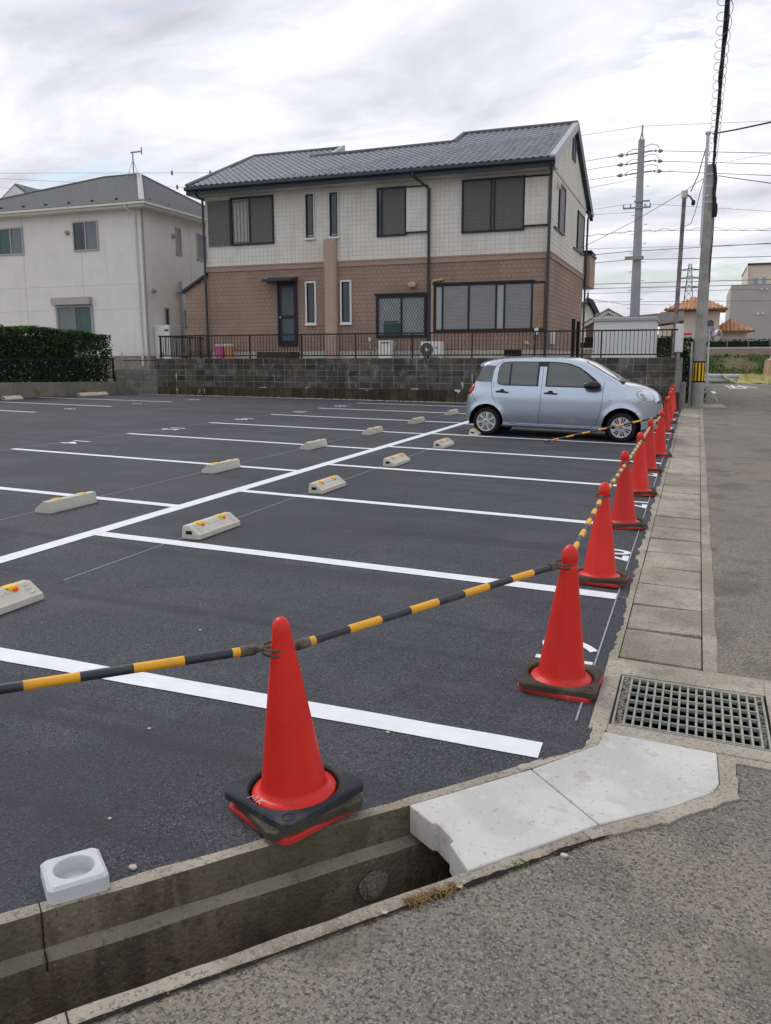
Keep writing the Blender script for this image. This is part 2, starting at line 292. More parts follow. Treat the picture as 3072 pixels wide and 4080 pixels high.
road = MB()
def sheet(mb, x0, x1, y0, y1, nx, ny, dz=0.0): mb.grid(lambda u, v: (x0 + (x1 - x0) * u, y0 + (y1 - y0) * v, gz(x0 + (x1 - x0) * u, y0 + (y1 - y0) * v) + dz), nx, ny)
def roadp(u, v):                         # wedge in front of the ditch, left of x = .205
    x = -9 + 9.205 * u; y1 = ya(x, .487); y = -6 + (max(y1, -5.99) + 6) * v
    return (x, y, gz(x, y))
road.grid(roadp, 60, 40)
sheet(road, .205, .56, -6, 3.64, 2, 30); sheet(road, .205, .56, 4.64, 46.9, 2, 60); sheet(road, .56, 7.5, -6, 46.9, 14, 80)
sheet(road, -3, .205, 28.3, 46.9, 8, 30)
ROAD = struct(road.build('road', M['road'], smooth=True))
# small worn edge where the road meets the slab side
mbx = MB()
for y0, y1, x1 in [(27.0, 28.6, .9)]:
    mbx.hexa([(-.5, y0, gz(0, y0) - .2), (x1, y0, gz(0, y0) - .2), (x1, y1, gz(0, y1) - .2), (-.5, y1, gz(0, y1) - .2)],
             [(-.5, y0, gz(0, y0) + .03), (x1, y0, gz(0, y0) + .03), (x1 - .1, y1, gz(0, y1) + .03), (-.5, y1, gz(0, y1) + .03)])
struct(mbx.build('pavement', M['conc'], bevel=.02))

# ditch: two kerbs, ledges and walls swept along s
prof = [(-.062, -.2), (-.052, .005), (-.002, .005), (.003, -.115), (.045, -.135), (.055, -.56), (.375, -.56), (.387, -.135), (.427, -.115), (.432, .004), (.487, .003), (.50, -.2)]
pm = [0, 0, 1, 2, 1, 3, 1, 2, 1, 0, 0]
dm = MB(); ns = 260; s0, s1 = -9.0, 1.20
rnd = [[random.gauss(0, 1) for _ in prof] for _ in range(ns + 1)]
for k in range(3):
    rnd = [[(rnd[max(i - 1, 0)][j] + 2 * rnd[i][j] + rnd[min(i + 1, ns)][j]) / 4 for j in range(len(prof))] for i in range(ns + 1)]
amp = [0, .010, .006, .006, .006, .004, 0, .004, .004, .006, .012, 0]
vs = []
for i in range(ns + 1):
    s = s0 + (s1 - s0) * (i / ns)
    for j, (d, z) in enumerate(prof):
        x, y = sd(s, d + amp[j] * rnd[i][j]); vs.append((x, y, gz(x, y) + z + .3 * amp[j] * rnd[i][j]))
n = len(prof); fs = [(i * n + j, i * n + j + 1, (i + 1) * n + j + 1, (i + 1) * n + j) for i in range(ns) for j in range(n - 1)]
dm.v = vs; dm.f = [f[::-1] for f in fs]; dm.m = [pm[j] for i in range(ns) for j in range(n - 1)]
DITCH = struct(dm.build('ditch', [M['conc'], M['conc_dk'], M['conc_ledge'], M['hole']]))
j = MB()                                                             # joint between two channel lengths
for a, b, z0, z1 in [(-.052, .0045, -.13, .0065), (.002, .047, -.16, -.118), (.4295, .485, -.12, .0055)]:
    P = [sd(-.798, a), sd(-.794, a), sd(-.794, b), sd(-.798, b)]
    j.hexa([(x, y, gz(x, y) + z0) for x, y in P], [(x, y, gz(x, y) + z1) for x, y in P])
j.build('channel_joint', M['hole'], DITCH)
pl = MB()                                                            # round mortar plug in the channel wall
ps = .32
for k in range(3):
    rr = .060 - .012 * k; ring = [(ps + rr * math.cos(t) * (1 + .08 * math.sin(3 * t + k)), -.235 + rr * math.sin(t)) for t in [i * math.pi / 12 for i in range(24)]]
    pts = []
    for s_, z_ in ring:
        x, y = sd(s_, .052 + .006 + .006 * k); pts.append((x, y, gz(x, y) + z_))
    pl.add(pts, [tuple(range(24))])
pl.build('mortar_plug', M['conc'], DITCH)
# far end of the open channel under the slabs
ew = MB(); P = [sd(1.16, -.02), sd(1.16, .46)]
ew.add([(P[0][0], P[0][1], -.6), (P[1][0], P[1][1], -.6), (P[1][0], P[1][1], .03), (P[0][0], P[0][1], .03)], [(0, 1, 2, 3)])
ew.build('channel_end', M['hole'], DITCH)

# concrete collar round the covered corner: mortar edge beside the slabs
def flat(poly, z0, z1, mb):
    return mb.prism(poly, 0, 1, lambda a, b, h: (a, b, gz(a, b) + (z1 if h else z0)))
def ragged(pts, amp, step=.035):
    o = []
    for (x0, y0), (x1, y1) in zip(pts[:-1], pts[1:]):
        L_ = math.hypot(x1 - x0, y1 - y0); k = max(1, int(L_ / step))
        for i in range(k):
            t = i / k; a = amp * random.gauss(0, .6); o.append((x0 + (x1 - x0) * t - (y1 - y0) / L_ * a, y0 + (y1 - y0) * t + (x1 - x0) / L_ * a))
    return o + [pts[-1]]
collar = MB()
A_ = sd(1.05, -.05); B_ = sd(1.05, .0)
edge = ragged([A_, (-.372, 3.47), (-.345, 3.70), (-.35, 3.80)], .008)
flat(edge + [(-.29, 3.80), (-.30, 3.66), (-.315, 3.52), B_], -.2, .009, collar)
C_ = sd(.97, .437); D_ = sd(.97, .492)
flat([C_, (-.0, 3.115), (.16, 3.30), (.187, 3.385), (.182, 3.66), (.55, 3.66), (.55, 3.60)] + ragged([(.252, 3.60), (.255, 3.30), (.20, 3.245), (-.0, 3.02), D_], .006), -.2, .008, collar)
struct(collar.build('gutter_collar', M['conc']))

# roadside gutter: mortar margin, concrete kerb and cover slabs
gut = MB()
e = []; wob = 0.0
for i in range(int(22.2 / .03)):
    wob = wob * .86 + random.gauss(0, .006); e.append((-.372 + wob + random.gauss(0, .004) - (.012 if random.random() < .06 else 0), 4.62 + i * .03))
vs = []
for x, y in e: vs += [(x, y, gz(x, y) - .02), (x + .006, y, gz(x, y) + .009), (-.322, y, gz(x, y) + .011), (-.322, y, gz(x, y) - .2)]
gut.add(vs, [(4 * i + k, 4 * i + k + 1, 4 * i + k + 5, 4 * i + k + 4)[::-1] for i in range(len(e) - 1) for k in range(3)])
GUT = struct(gut.build('roadside_gutter', M['conc']))
kb = MB(); vs = []
for i in range(75):
    y = 4.62 + i * .30
    for x, z in ((.128, -.2), (.128, .008), (.205 + random.gauss(0, .006), .005), (.235, -.03)): vs.append((x, y, gz(x, y) + z))
kb.add(vs, [(4 * i + k, 4 * i + k + 1, 4 * i + k + 5, 4 * i + k + 4)[::-1] for i in range(74) for k in range(3)])
kb.build('kerb_edge', M['conc'], GUT)
bed = MB(); sheet(bed, -.33, .135, 4.6, 26.8, 2, 60, -.035); bed.build('gutter_bed', M['hole'], GUT)
y = 4.655; k = 0
while y < 26.4:
    ln = .545 if y < 12 else random.choice([.545, 1.09])
    c = MB(); a = .016 + random.random() ** 2 * .026; z = .010 + random.uniform(-.004, .004); tl = random.uniform(-.004, .004)
    q = [(-.318, y + a), (.122, y + a + random.uniform(0, .008)), (.122, y + ln - .004), (-.318, y + ln - .004)]
    zz = [z + tl, z - tl, z - tl, z + tl]
    c.hexa([(px, py, gz(px, py) - .06) for px, py in q], [(px, py, gz(px, py) + z_) for (px, py), z_ in zip(q, zz)])
    c.build('cover_slab', M['conc'], GUT, bevel=.007); y += ln

# grate with its concrete frame
GR = thing('drain_grate', 'galvanised steel grid drain grate in a concrete frame beside the cover slabs', 'grate', (.07, 4.09, gz(.07, 4.09)))
fr = MB(); gx0, gx1, gy0, gy1 = -.29, .425, 3.775, 4.42
for x0, x1, y0, y1 in [(-.372, gx0, 3.70, 4.648), (gx1, .555, 3.665, 4.648), (gx0, gx1, gy1, 4.648), (gx0, gx1, 3.668, gy0)]:
    P = [(x0, y0), (x1, y0), (x1, y1), (x0, y1)]
    fr.hexa([(a, b, gz(a, b) - .35) for a, b in P], [(a, b, gz(a, b) + .010) for a, b in P])
struct(fr.build('grate_frame', M['conc'], bevel=.006))
pit = MB(); z0 = gz(.07, 4.1)
pit.add([(gx0, gy0, z0 - .9), (gx1, gy0, z0 - .9), (gx1, gy1, z0 - .9), (gx0, gy1, z0 - .9), (gx0, gy0, z0 - .02), (gx1, gy0, z0 - .02), (gx1, gy1, z0 - .02), (gx0, gy1, z0 - .02)],
        [(0, 1, 2, 3), (0, 1, 5, 4), (1, 2, 6, 5), (2, 3, 7, 6), (3, 0, 4, 7)])
struct(pit.build('drain_pit', M['conc_dk']))
zt = lambda x, y: gz(x, y) + .006
def gbar(mb, x0, x1, y0, y1, h=.03, dz=0.0):
    P = [(x0, y0), (x1, y0), (x1, y1), (x0, y1)]
    mb.hexa([(a, b, zt(a, b) - h) for a, b in P], [(a, b, zt(a, b) + dz) for a, b in P])
rim = MB()
for a in [(gx0 + .012, gx0 + .022, gy0 + .01, gy1 - .01), (gx1 - .022, gx1 - .012, gy0 + .01, gy1 - .01), (gx0 + .022, gx1 - .022, gy0 + .01, gy0 + .02), (gx0 + .022, gx1 - .022, gy1 - .02, gy1 - .01)]: gbar(rim, *a)
rim.build('angle_frame', M['steel'], GR)
bx0, bx1 = gx0 + .065, gx1 - .05
for i in range(16):
    x = bx0 + (bx1 - bx0) * i / 15; m_ = MB(); gbar(m_, x - .005, x + .005, gy0 + .02, gy1 - .02, .045); m_.build('bearing_bar', M['steel'], GR)
for i in range(7):
    y_ = gy0 + .03 + (gy1 - gy0 - .06) * i / 6; m_ = MB(); gbar(m_, bx0 - .004, bx1 + .004, y_ - .005, y_ + .005, .016, .0015); m_.build('cross_bar', M['steel'], GR)
db = MB()
for i in range(230):
    s_ = random.random() < .72; x = random.uniform(gx0 + .024, bx0 - .006) if s_ else random.uniform(bx1 + .006, gx1 - .024); y_ = random.uniform(gy0 + .02, gy1 - .02); r_ = random.uniform(.006, .014)
    db.lathe([(0, -r_), (r_, -r_ * .3), (r_ * .8, r_ * .5), (0, r_ * .7)], 5, (x, y_, zt(x, y_) - .016 + random.uniform(-.01, .006)))
db2 = stuff(db.build('pebbles', M['conc'], GR))
for x0, x1 in ((gx0, bx0 - .004), (bx1 + .004, gx1)):
    b_ = MB(); gbar(b_, x0, x1, gy0 + .005, gy1 - .005, .06, -.026); b_.build('silt', M['conc_dk'], GR)

# pale new slabs over the ditch
def slab(name, label, poly, th):
    m_ = MB(); m_.prism(poly, 0, 1, lambda a, b, h: (a, b, gz(a, b) + (.012 if h else .012 - th)))
    o = m_.build(name, M['conc_new'], bevel=.006, fixn=True); return tag(o, label, 'slab')
slab('concrete_slab', 'pale new concrete ditch slab with a notched open end', [sd(.502, .008), sd(.502 + .012, .15), sd(.530, .158), sd(.522, .275), sd(.500, .283), sd(.468, .437), sd(1.052, .437), sd(1.092, .006)], .115)
slab('concrete_slab', 'pale new concrete corner slab between the notched slab and the drain grate', [sd(1.098, .006), sd(1.058, .437), (-.0, 3.115), (.158, 3.30), (.184, 3.385), (.180, 3.66), (-.30, 3.672), (-.312, 3.53)], .115)

# socket block on the kerb
bx = thing('socket_block', 'small white concrete block with a round post hole on the ditch kerb', 'block', (-1.70, 1.85, gz(-1.7, 1.85)))
cx, cy = -1.757 - .018 * NX, 1.903 - .018 * NY; hs = .090; zb = gz(cx, cy) - .05; zt_ = gz(cx, cy) + .055
n_ = 40; vs = []; ca, sa = TX, TY
def bl(a, b, z): return (cx + a * ca - b * sa, cy + a * sa + b * ca, z)
def sq(t, h):
    c, s = math.cos(t), math.sin(t); k = h / max(abs(c), abs(s)); return c * k, s * k
rings = []
for h, z in ((hs + .004, zb), (hs + .001, zt_ - .010), (hs - .009, zt_)): rings.append([bl(*sq(2 * math.pi * (i + .5) / n_, h), z) for i in range(n_)])
for r_, z in ((.064, zt_), (.062, zt_ - .004), (.057, gz(cx, cy) + .008)): rings.append([bl(r_ * math.cos(2 * math.pi * (i + .5) / n_), r_ * math.sin(2 * math.pi * (i + .5) / n_), z) for i in range(n_)])
m_ = MB(); m_.add(sum(rings, []), [(i * n_ + k, i * n_ + (k + 1) % n_, (i + 1) * n_ + (k + 1) % n_, (i + 1) * n_ + k) for i in range(5) for k in range(n_)] + [tuple(5 * n_ + k for k in range(n_))])
m_.build('block_body', M['pvc'], bx)

# ------------------------------------------------------------------ painted markings
def strip(x0, y0, x1, y1, wd, mt, name, dz=.004, seg=.6, parent=None, jit=0):
    m_ = MB(); L_ = math.hypot(x1 - x0, y1 - y0); k = max(2, int(L_ / seg)); ux, uy = (x1 - x0) / L_, (y1 - y0) / L_; vs = []
    for i in range(k + 1):
        t = L_ * i / k
        for s_ in (-1, 1):
            q = s_ * wd / 2 + random.gauss(0, jit); x, y = x0 + ux * t - uy * q, y0 + uy * t + ux * q; vs.append((x, y, gz(x, y) + dz))
    m_.add(vs, [(2 * i, 2 * i + 2, 2 * i + 3, 2 * i + 1) for i in range(k)])
    return m_.build(name, mt, parent or LOT)
XC, XD, XA, XF = -.436, -4.954, -9.92, -15.06
Y1 = 5.8958; YB = 7.275; W2 = 2.835
strip(XD, -.8, XD, 25.9, .15, M['paint'], 'painted_line', .0042)
for k in range(-1, 9):
    x1 = -.54 if k < 0 else XC
    strip(XD + .076, Y1 + 2.5 * k - (.10 if k < 0 else 0), x1, Y1 + 2.5 * k, .148 if k < 1 else .135, M['paint'], 'painted_line', jit=.002, seg=.25)
for k in range(-2, 7): strip(XA, YB + W2 * k, XD - .076, YB + W2 * k, .13, M['paint'], 'painted_line')
for k in range(-3, 3): strip(-20.2, 16.17 + 2.854 * k, XF, 16.17 + 2.854 * k, .13, M['paint'], 'painted_line')
strip(-19.2, 25.86, -.55, 25.86, .12, M['paint'], 'painted_line', .0046)
strip(XC, 3.75, XC, 25.8, .010, M['chalk'], 'chalk_line', .0052, .3)
strip(-4.15, 4.6, -4.15, 25, .011, M['chalk'], 'chalk_line', .0030, .5); strip(-6.06, 3, -6.06, 25, .011, M['chalk'], 'chalk_line', .0030, .5)
strip(XA, 9, XA, 25.8, .016, M['chalk'], 'chalk_line', .0030, .5)
for k in range(1, 3): strip(XF, 16.17 + 2.854 * k, XA, 16.17 + 2.854 * k + .02, .014, M['chalk'], 'chalk_line', .0030)
for k in range(0, 5): strip(XC + .01, Y1 + 2.5 * k, -.375, Y1 + 2.5 * k, .012, M['chalk'], 'chalk_line', .0030, .05)
def number(txt, x, y, h, wd, face):                 # face +1: foot towards +x, reads from +x side; -1: mirrored about
    cu = bpy.data.curves.new('num', 'FONT'); cu.body = txt; cu.size = 1; cu.align_x = 'CENTER'; cu.offset = .012
    o = bpy.data.objects.new('num', cu); COL.objects.link(o); dg = bpy.context.evaluated_depsgraph_get(); me = bpy.data.meshes.new_from_object(o.evaluated_get(dg))
    bpy.data.objects.remove(o); xs = [v.co.x for v in me.vertices]; ys = [v.co.y for v in me.vertices]; cxx = (min(xs) + max(xs)) / 2; wx = max(xs) - min(xs); hy = max(ys) - min(ys); y0 = min(ys)
    for v in me.vertices:
        a = (v.co.x - cxx) / wx * wd; b = (v.co.y - y0) / hy * h
        px, py = (x - b, y + a) if face > 0 else (x + b, y - a)
        v.co = (px, py, gz(px, py) + .0048)
    me.name = 'painted_number'; me.materials.append(M['paint']); ob('painted_number', me, LOT)
for k in range(0, 10): number(str(19 + k), XC - .005, Y1 - 1.25 + 2.5 * k + (.03 if k == 0 else 0), .325, .40, 1)
for k in range(0, 6): number(str(13 + k), XA + .0, YB + W2 * (k + .42), .34, .43, -1)
for k in range(3): number(str(8 + k), XF - .02, 16.17 + 2.854 * (k + .5), .34, .20 if k < 2 else .43, 1)

# ------------------------------------------------------------------ wheel stops
def make_stop():
    r = thing('wheel_stop', '', 'wheel stop')
    Ln = .70
    sec = [(.0, 0), (.0, .035), (.012, .118), (.075, .122), (.168, .050), (.180, .046), (.182, 0)]     # x across, z up; slope faces +x
    m_ = MB(); m_.prism(sec, 0, Ln, lambda a, b, h: (a, h, b)); m_.build('stop_body', M['stopc'], r, bevel=.006, fixn=True)
    for y in (.0,):
        h_ = MB(); h_.box(.045, .105, -.004, .01, .045, .075); h_.build('end_slot', M['hole'], r)
    sl = lambda x: .122 - (x - .075) * .774
    for yc in (.17, .53):
        t = MB(); t.prism([(.03, yc - .045), (.088, yc - .05), (.088, yc + .05), (.03, yc + .045)], 0, 1, lambda a, b, h: (a, b, .118 + .008 * h)); rr = t.build('reflector', M['refl_y'], r, bevel=.002, fixn=True)
        f = MB(); f.add([(.088, yc - .045, .124), (.088, yc + .045, .124), (.098, yc + .03, sl(.098) - .024), (.098, yc - .03, sl(.098) - .024), (.094, yc - .045, .124), (.094, yc + .045, .124), (.118, yc + .026, sl(.118) + .001), (.118, yc - .026, sl(.118) + .001)],
            [(4, 5, 6, 7), (0, 4, 7, 3), (1, 2, 6, 5), (0, 1, 5, 4)]); f.build('reflector_rim', M['refl_y'], rr, world=False)
        f = MB(); f.add([(.0965, yc - .034, .119), (.0965, yc + .034, .119), (.1185, yc + .018, sl(.1185) + .004), (.1185, yc - .018, sl(.1185) + .004)], [(0, 1, 2, 3)]); f.build('reflector_lens', M['refl_r'], rr, world=False)
        c = MB(); c.add([(.10, yc + .055, sl(.10) + .0015), (.10, yc + .10, sl(.10) + .0015), (.15, yc + .105, sl(.15) + .0015), (.15, yc + .03, sl(.15) + .0015)], [(0, 1, 2, 3)])
    for i in range(5):
        t = MB(); y = .245 + i * .052; t.prism([(.100, y), (.114, y), (.114, y + .034), (.100, y + .034)], 0, 1, lambda a, b, h: (a, b, sl(a) - .004 + .009 * h)); t.build('grip_rib', M['stopc'], r)
    for yy in (.055, .61):
        for i in range(3):
            t = MB(); x = .088 + i * .026; t.prism([(x, yy), (x + .014, yy), (x + .014, yy + .045), (x, yy + .045)], 0, 1, lambda a, b, h: (a, b, sl(a) - .004 + .009 * h)); t.build('grip_rib', M['stopc'], r)
    return r
stop0 = make_stop(); first = True
def put_stop(x, y, flip, label, group):
    global first
    o = stop0 if first else copy_tree(stop0); first = False
    o.rotation_euler = (0, 0, math.pi if flip else 0)
    slope = (gz(x, y + .7) - gz(x, y)) / .7; o.location = (x, y + (.7 if flip else 0), gz(x, y) - .002); o['label'] = label; o['group'] = group
for i, y in enumerate((3.50, 6.06, 8.62, 11.085, 13.54, 15.93)):
    lab = ['pale wheel stop with reflectors in the bay before the cone by the grate', 'pale wheel stop with reflectors four bays before the parked car', 'pale wheel stop with reflectors three bays before the parked car', 'pale wheel stop with reflectors two bays before the parked car',
           'pale wheel stop with reflectors in the empty bay beside the parked car', 'pale wheel stop against the rear wheel of the parked car'][i]
    put_stop(-4.14, y, False, lab, 'wheel stops in the bays along the cones')
for i, y in enumerate((6.387, 9.371, 12.305, 15.05, 17.82, 20.76)):
    put_stop(-5.87, y, True, 'pale wheel stop backing the long white dividing line, %s from the block wall' % ['sixth', 'fifth', 'fourth', 'third', 'second', 'first'][i], 'wheel stops in the middle row')
for x, y, lab in ((-19.75, 19.85, 'single pale wheel stop at the foot of the low wall below the hedge'), (-19.75, 23.18, 'pale wheel stop of the touching pair below the hedge, farther from the block wall'), (-19.75, 23.89, 'pale wheel stop of the touching pair below the hedge, nearer the block wall')):
    put_stop(x, y, False, lab, 'wheel stops along the hedge wall')

# ------------------------------------------------------------------ cones and bars
def rsq(h, r, n=5):
    return [(sx_ * (h - r) + r * math.cos(a0 + R(90) * i / n), sy_ * (h - r) + r * math.sin(a0 + R(90) * i / n)) for sx_, sy_, a0 in ((1, 1, 0), (-1, 1, R(90)), (-1, -1, R(180)), (1, -1, R(270))) for i in range(n + 1)]
def ring_plate(h, rc, rh, z0, z1, n=48, ch=.006):
    """square plate with a round hole"""
    def outer(hh, i):
        t = 2 * math.pi * (i + .5) / n; c, s_ = math.cos(t), math.sin(t); k = hh / max(abs(c), abs(s_)); x, y = c * k, s_ * k
        lim = hh - rc
        if abs(x) > lim and abs(y) > lim:
            cx_, cy_ = math.copysign(lim, x), math.copysign(lim, y); d = Vector((x - cx_, y - cy_)); d = d.normalized() * rc; x, y = cx_ + d.x, cy_ + d.y
        return x, y
    m_ = MB(); rr = []
    for hh, z in ((h, z0), (h, z1 - ch), (h - ch, z1)): rr.append([outer(hh, i) + (z,) for i in range(n)])
    for rad, z in ((rh + ch, z1), (rh, z1 - ch), (rh, z0)): rr.append([(rad * math.cos(2 * math.pi * (i + .5) / n), rad * math.sin(2 * math.pi * (i + .5) / n), z) for i in range(n)])
    m_.add(sum(rr, []), [(i * n + k, i * n + (k + 1) % n, ((i + 1) % 6) * n + (k + 1) % n, ((i + 1) % 6) * n + k) for i in range(6) for k in range(n)]); return m_
def cone_prof(knob):
    p = [(.120, .020), (.157, .022), (.158, .034), (.154, .041), (.134, .046), (.124, .052), (.1195, .070), (.0440, .585)]
    if knob: p += [(.0430, .597), (.0385, .603), (.0380, .612), (.0415, .630), (.0425, .646), (.0385, .670), (.028, .688), (.014, .699), (.0005, .702)]
    else: p += [(.0365, .630), (.0335, .662), (.0300, .682), (.021, .697), (.009, .7035), (.0005, .7045)]
    return p
def make_cone(label, nweights, wmat, rots, knob):
    r = thing('traffic_cone', label, 'cone', group='red traffic cones along the lot edge')
    b = ring_plate(.190, .045, .12, 0, .022, ch=.006); b.build('base_plate', M['redb'], r, smooth=True, fixn=True).rotation_euler.z = rots[0]
    z = .022
    for i in range(nweights):
        wt = ring_plate(.193, .022, .168, z, z + .033, ch=.007).build('weight', wmat[i], r, smooth=True, fixn=True); wt.rotation_euler.z = rots[1 + i]; z += .0335
        e_ = MB(); q = .155
        e_.lathe([(.024, 0), (.024, .0025), (.020, .0025), (.020, .0005)], 20, (q, -q, z)); e_.build('moulded_mark', wmat[i], wt, world=False)
    k = z - .0555 + .004; m_ = MB(); m_.lathe([(a, (h if h < .1 or not knob else .07 + (h - .07) * 1.063) + k * (1 if h > .03 else (0 if nweights == 1 else .9))) for a, h in cone_prof(knob)], 56)
    m_.build('cone_body', M['red'], r, smooth=True, fixn=True, angle=50); return r
cone_pos = [(-1.312, 2.572), (-.570, 4.170), (-.602, 6.284), (-.593, 8.408), (-.575, 10.413), (-.588, 12.448), (-.516, 14.307), (-.58, 18.699), (-.59, 21.004), (-.616, 23.3), (-.62, 25.3)]
clab = ['red traffic cone on two stacked black weights at the ditch kerb', 'red traffic cone with a dusty brown weight beside the drain grate', 'red traffic cone next along from the one beside the drain grate', 'red traffic cone second along from the one beside the drain grate', 'red traffic cone third along from the one beside the drain grate',
        'red traffic cone between the sloping bar cone and its third neighbour from the grate', 'red traffic cone at the front wheel of the car, holding the sloping bar', 'red traffic cone just past the bumper of the parked car', 'red traffic cone third back from the block wall corner', 'red traffic cone second back from the block wall corner', 'red traffic cone at the block wall corner']
CT = []
for i, (x, y) in enumerate(cone_pos):
    if i == 0:
        c = make_cone(clab[0], 2, [M['rubber2'], M['rubber']], [R(-27), R(-37), R(-24)], False) 
        wts = [o for o in c.children if o.name.startswith('weight')]
        mk = MB()                                            # handwriting on the upper weight
        strokes = [[(-.052, -.176), (-.044, -.150), (-.034, -.168), (-.026, -.146), (-.017, -.172)], [(-.004, -.146), (-.002, -.176)], [(.016, -.146), (-.003, -.161), (.018, -.174)]]
        for st in strokes: mk.tube([(a - .005, b + .005,   .0912) for a, b in st], .0012, 5)
        mo = mk.build('handwriting', M['scribble'], wts[1], world=False)
        lb = MB(); lb.box(-.175, -.150, -.186, -.166, .0552, .0572); lb.build('paper_label', M['scribble'], wts[0], world=False)
    elif i == 1: c = make_cone(clab[1], 1, [M['rubber2']], [R(-5), R(2)], True); proto1 = c
    else:
        c = copy_tree(proto1); c['label'] = clab[i]; c.rotation_euler.z = R(random.choice([0, 90, 180]) + random.uniform(-7, 7))
    g_ = gz(x, y); sx_ = (gz(x + .2, y) - gz(x - .2, y)) / .4; sy_ = (gz(x, y + .2) - gz(x, y - .2)) / .4
    c.location = (x, y, g_ + .002); ez = c.rotation_euler.z
    c.rotation_euler = (math.atan(sy_), -math.atan(sx_), ez)
    CT.append(Vector((x, y, g_ + (.638 if i else .628))))
    if i == 0:
        c.rotation_euler = (Matrix.Rotation(R(4.6), 3, Vector((.347, -.938, 0))) @ c.rotation_euler.to_matrix()).to_euler(); c.location.z += .010
        CT[0] += Vector((-.938, -.347, 0)) * .052
def bar(a, b, label, mt, r=.0165, z0=0.0, z1=0.0, clipb=True, nm='barrier_bar'):
    a = a.copy(); b = b.copy(); a.z += z0; b.z += z1; d = b - a; Ln = d.length
    o = thing(nm, label, 'barrier bar', group='yellow and black barrier bars')
    rc = .055
    t = MB(); t.tube([(rc + .03, 0, 0), (Ln - (rc + .03 if clipb else 0), 0, 0)], r, 16); t.build('striped_tube', mt, o, smooth=True)
    for xx, dr in ((0, 1),) + (((Ln, -1),) if clipb else ()):
        e_ = MB(); e_.tube([(xx + dr * (rc - .004), 0, 0), (xx + dr * (rc + .028), 0, 0), (xx + dr * (rc + .032), 0, 0), (xx + dr * (rc + .085), 0, 0)], [r * .62, r * .9, r * 1.2, r * 1.2], 14)
        e_.build('end_sleeve', M['clip'], o, smooth=True)
        q = MB(); q.tube([(xx + rc * math.cos(k * math.pi / 12), rc * math.sin(k * math.pi / 12), 0) for k in range(25)],   .0048, 7, caps=False); rg = q.build('end_ring', M['clip'], o, smooth=True)
        tilt = Matrix.Rotation(-math.atan2(d.z, math.hypot(d.x, d.y)), 4, 'Y').inverted(); rg.matrix_local = Matrix.Translation((xx, 0, 0)) @ tilt @ Matrix.Translation((-xx, 0, 0))
    o.location = a; o.rotation_euler = d.to_track_quat('X', 'Z').to_euler(); return o
bl_ = ['yellow and black bar from the stacked-weight cone towards the socket block', 'long yellow and black bar between the kerb cone and the cone by the drain grate']
bar(CT[0], Vector((-2.62, 1.18, CT[0].z + .030)), bl_[0], M['bar'], z0=.012)
bar(CT[0], CT[1], bl_[1], M['bar'], z0=-.008, z1=.012)
nm = ['first gap beyond the grate cone', 'second gap beyond the grate cone', 'third gap beyond the grate cone', 'fourth gap beyond the grate cone', 'last gap before the sloping bar cone']
for i in range(1, 6): bar(CT[i], CT[i + 1], 'yellow and grey bar in the ' + nm[i - 1], M['bar'] if i < 3 else M['bar2'], z0=-.008 if i % 2 else .01, z1=.01 if i % 2 else -.008)
ge = Vector((-2.556, 15.33, gz(-2.556, 15.33) + .022))
bar(CT[6], ge, 'yellow and black bar with one end dropped on the asphalt before the car', M['bar'], clipb=False, z0=.012)
ge2 = Vector((-1.8, 19.6, gz(-1.8, 19.6) + .02))
bar(CT[7], ge2, 'yellow and black bar sloping down behind the bumper of the car', M['bar'], clipb=False)
for i in range(7, 10): bar(CT[i], CT[i + 1], ['faded bar leaving the cone just past the car bumper', 'faded bar between the third and second cones from the wall corner', 'faded bar reaching the cone at the wall corner'][i - 7], M['bar2'], z0=.01 if i % 2 else -.008, z1=-.008 if i % 2 else .01)

# ------------------------------------------------------------------ block wall, yard, railing
YW = 26.09; WT = 1.741
yard = MB(); yard.box(-18.5, -.46, YW + .13, 44, -1, WT - .02); struct(yard.build('house_yard', M['gravel']))
yl = MB(); yl.box(-60, -20.52, -2, 60, -1, .80); yl.box(-20.56, -18.52, YW + .14, 60, -1, 1.30); yl.box(-60, -20.56, 27.5, 60, -1, 1.29); struct(yl.build('neighbour_yard', M['gravel']))

WALL = thing('block_wall', 'tall stained dark concrete block wall below the bronze railing', 'wall', (-9.5, YW, .3))
back = MB(); back.box(-18.53, -.60, YW + .0025, YW + .15, .74, WT - .004); back.build('mortar_bed', M['mortar'], WALL)
bme = {}
def blk_mesh(w_, h_):
    key = (round(w_, 3), round(h_, 3))
    if key not in bme:
        c = .006; m_ = MB(); x0, x1, z0, z1 = 0, w_, 0, h_
        m_.add([(x0, .004, z0), (x1, .004, z0), (x1, .004, z1), (x0, .004, z1), (x0 + c, -.006, z0 + c), (x1 - c, -.006, z0 + c), (x1 - c, -.006, z1 - c), (x0 + c, -.006, z1 - c), (x0, .03, z0), (x1, .03, z0), (x1, .03, z1), (x0, .03, z1)],
               [(4, 5, 6, 7), (0, 1, 5, 4), (1, 2, 6, 5), (2, 3, 7, 6), (3, 0, 4, 7), (3, 2, 10, 11), (0, 3, 11, 8), (2, 1, 9, 10)])
        me = bpy.data.meshes.new('block'); me.from_pydata(m_.v, [], m_.f); bme[key] = me
    return bme[key]
def put_block(parent, name, x, y, z, w_, h_, mt):
    me = blk_mesh(w_, h_)
    if not me.materials: me.materials.append(mt)
    o = bpy.data.objects.new(name, me); COL.objects.link(o); o.parent = parent; o.location = Vector((x, y, z)) - wloc(parent)
    return o
nb = 45; pw = (18.53 - .60) / nb
for r_ in range(5):
    for k in range(nb): put_block(WALL, 'block', -18.53 + k * pw + .008, YW + random.uniform(-.002, .002), WT - .2 * (r_ + 1) + .008, pw - .016, .184, M['block'])
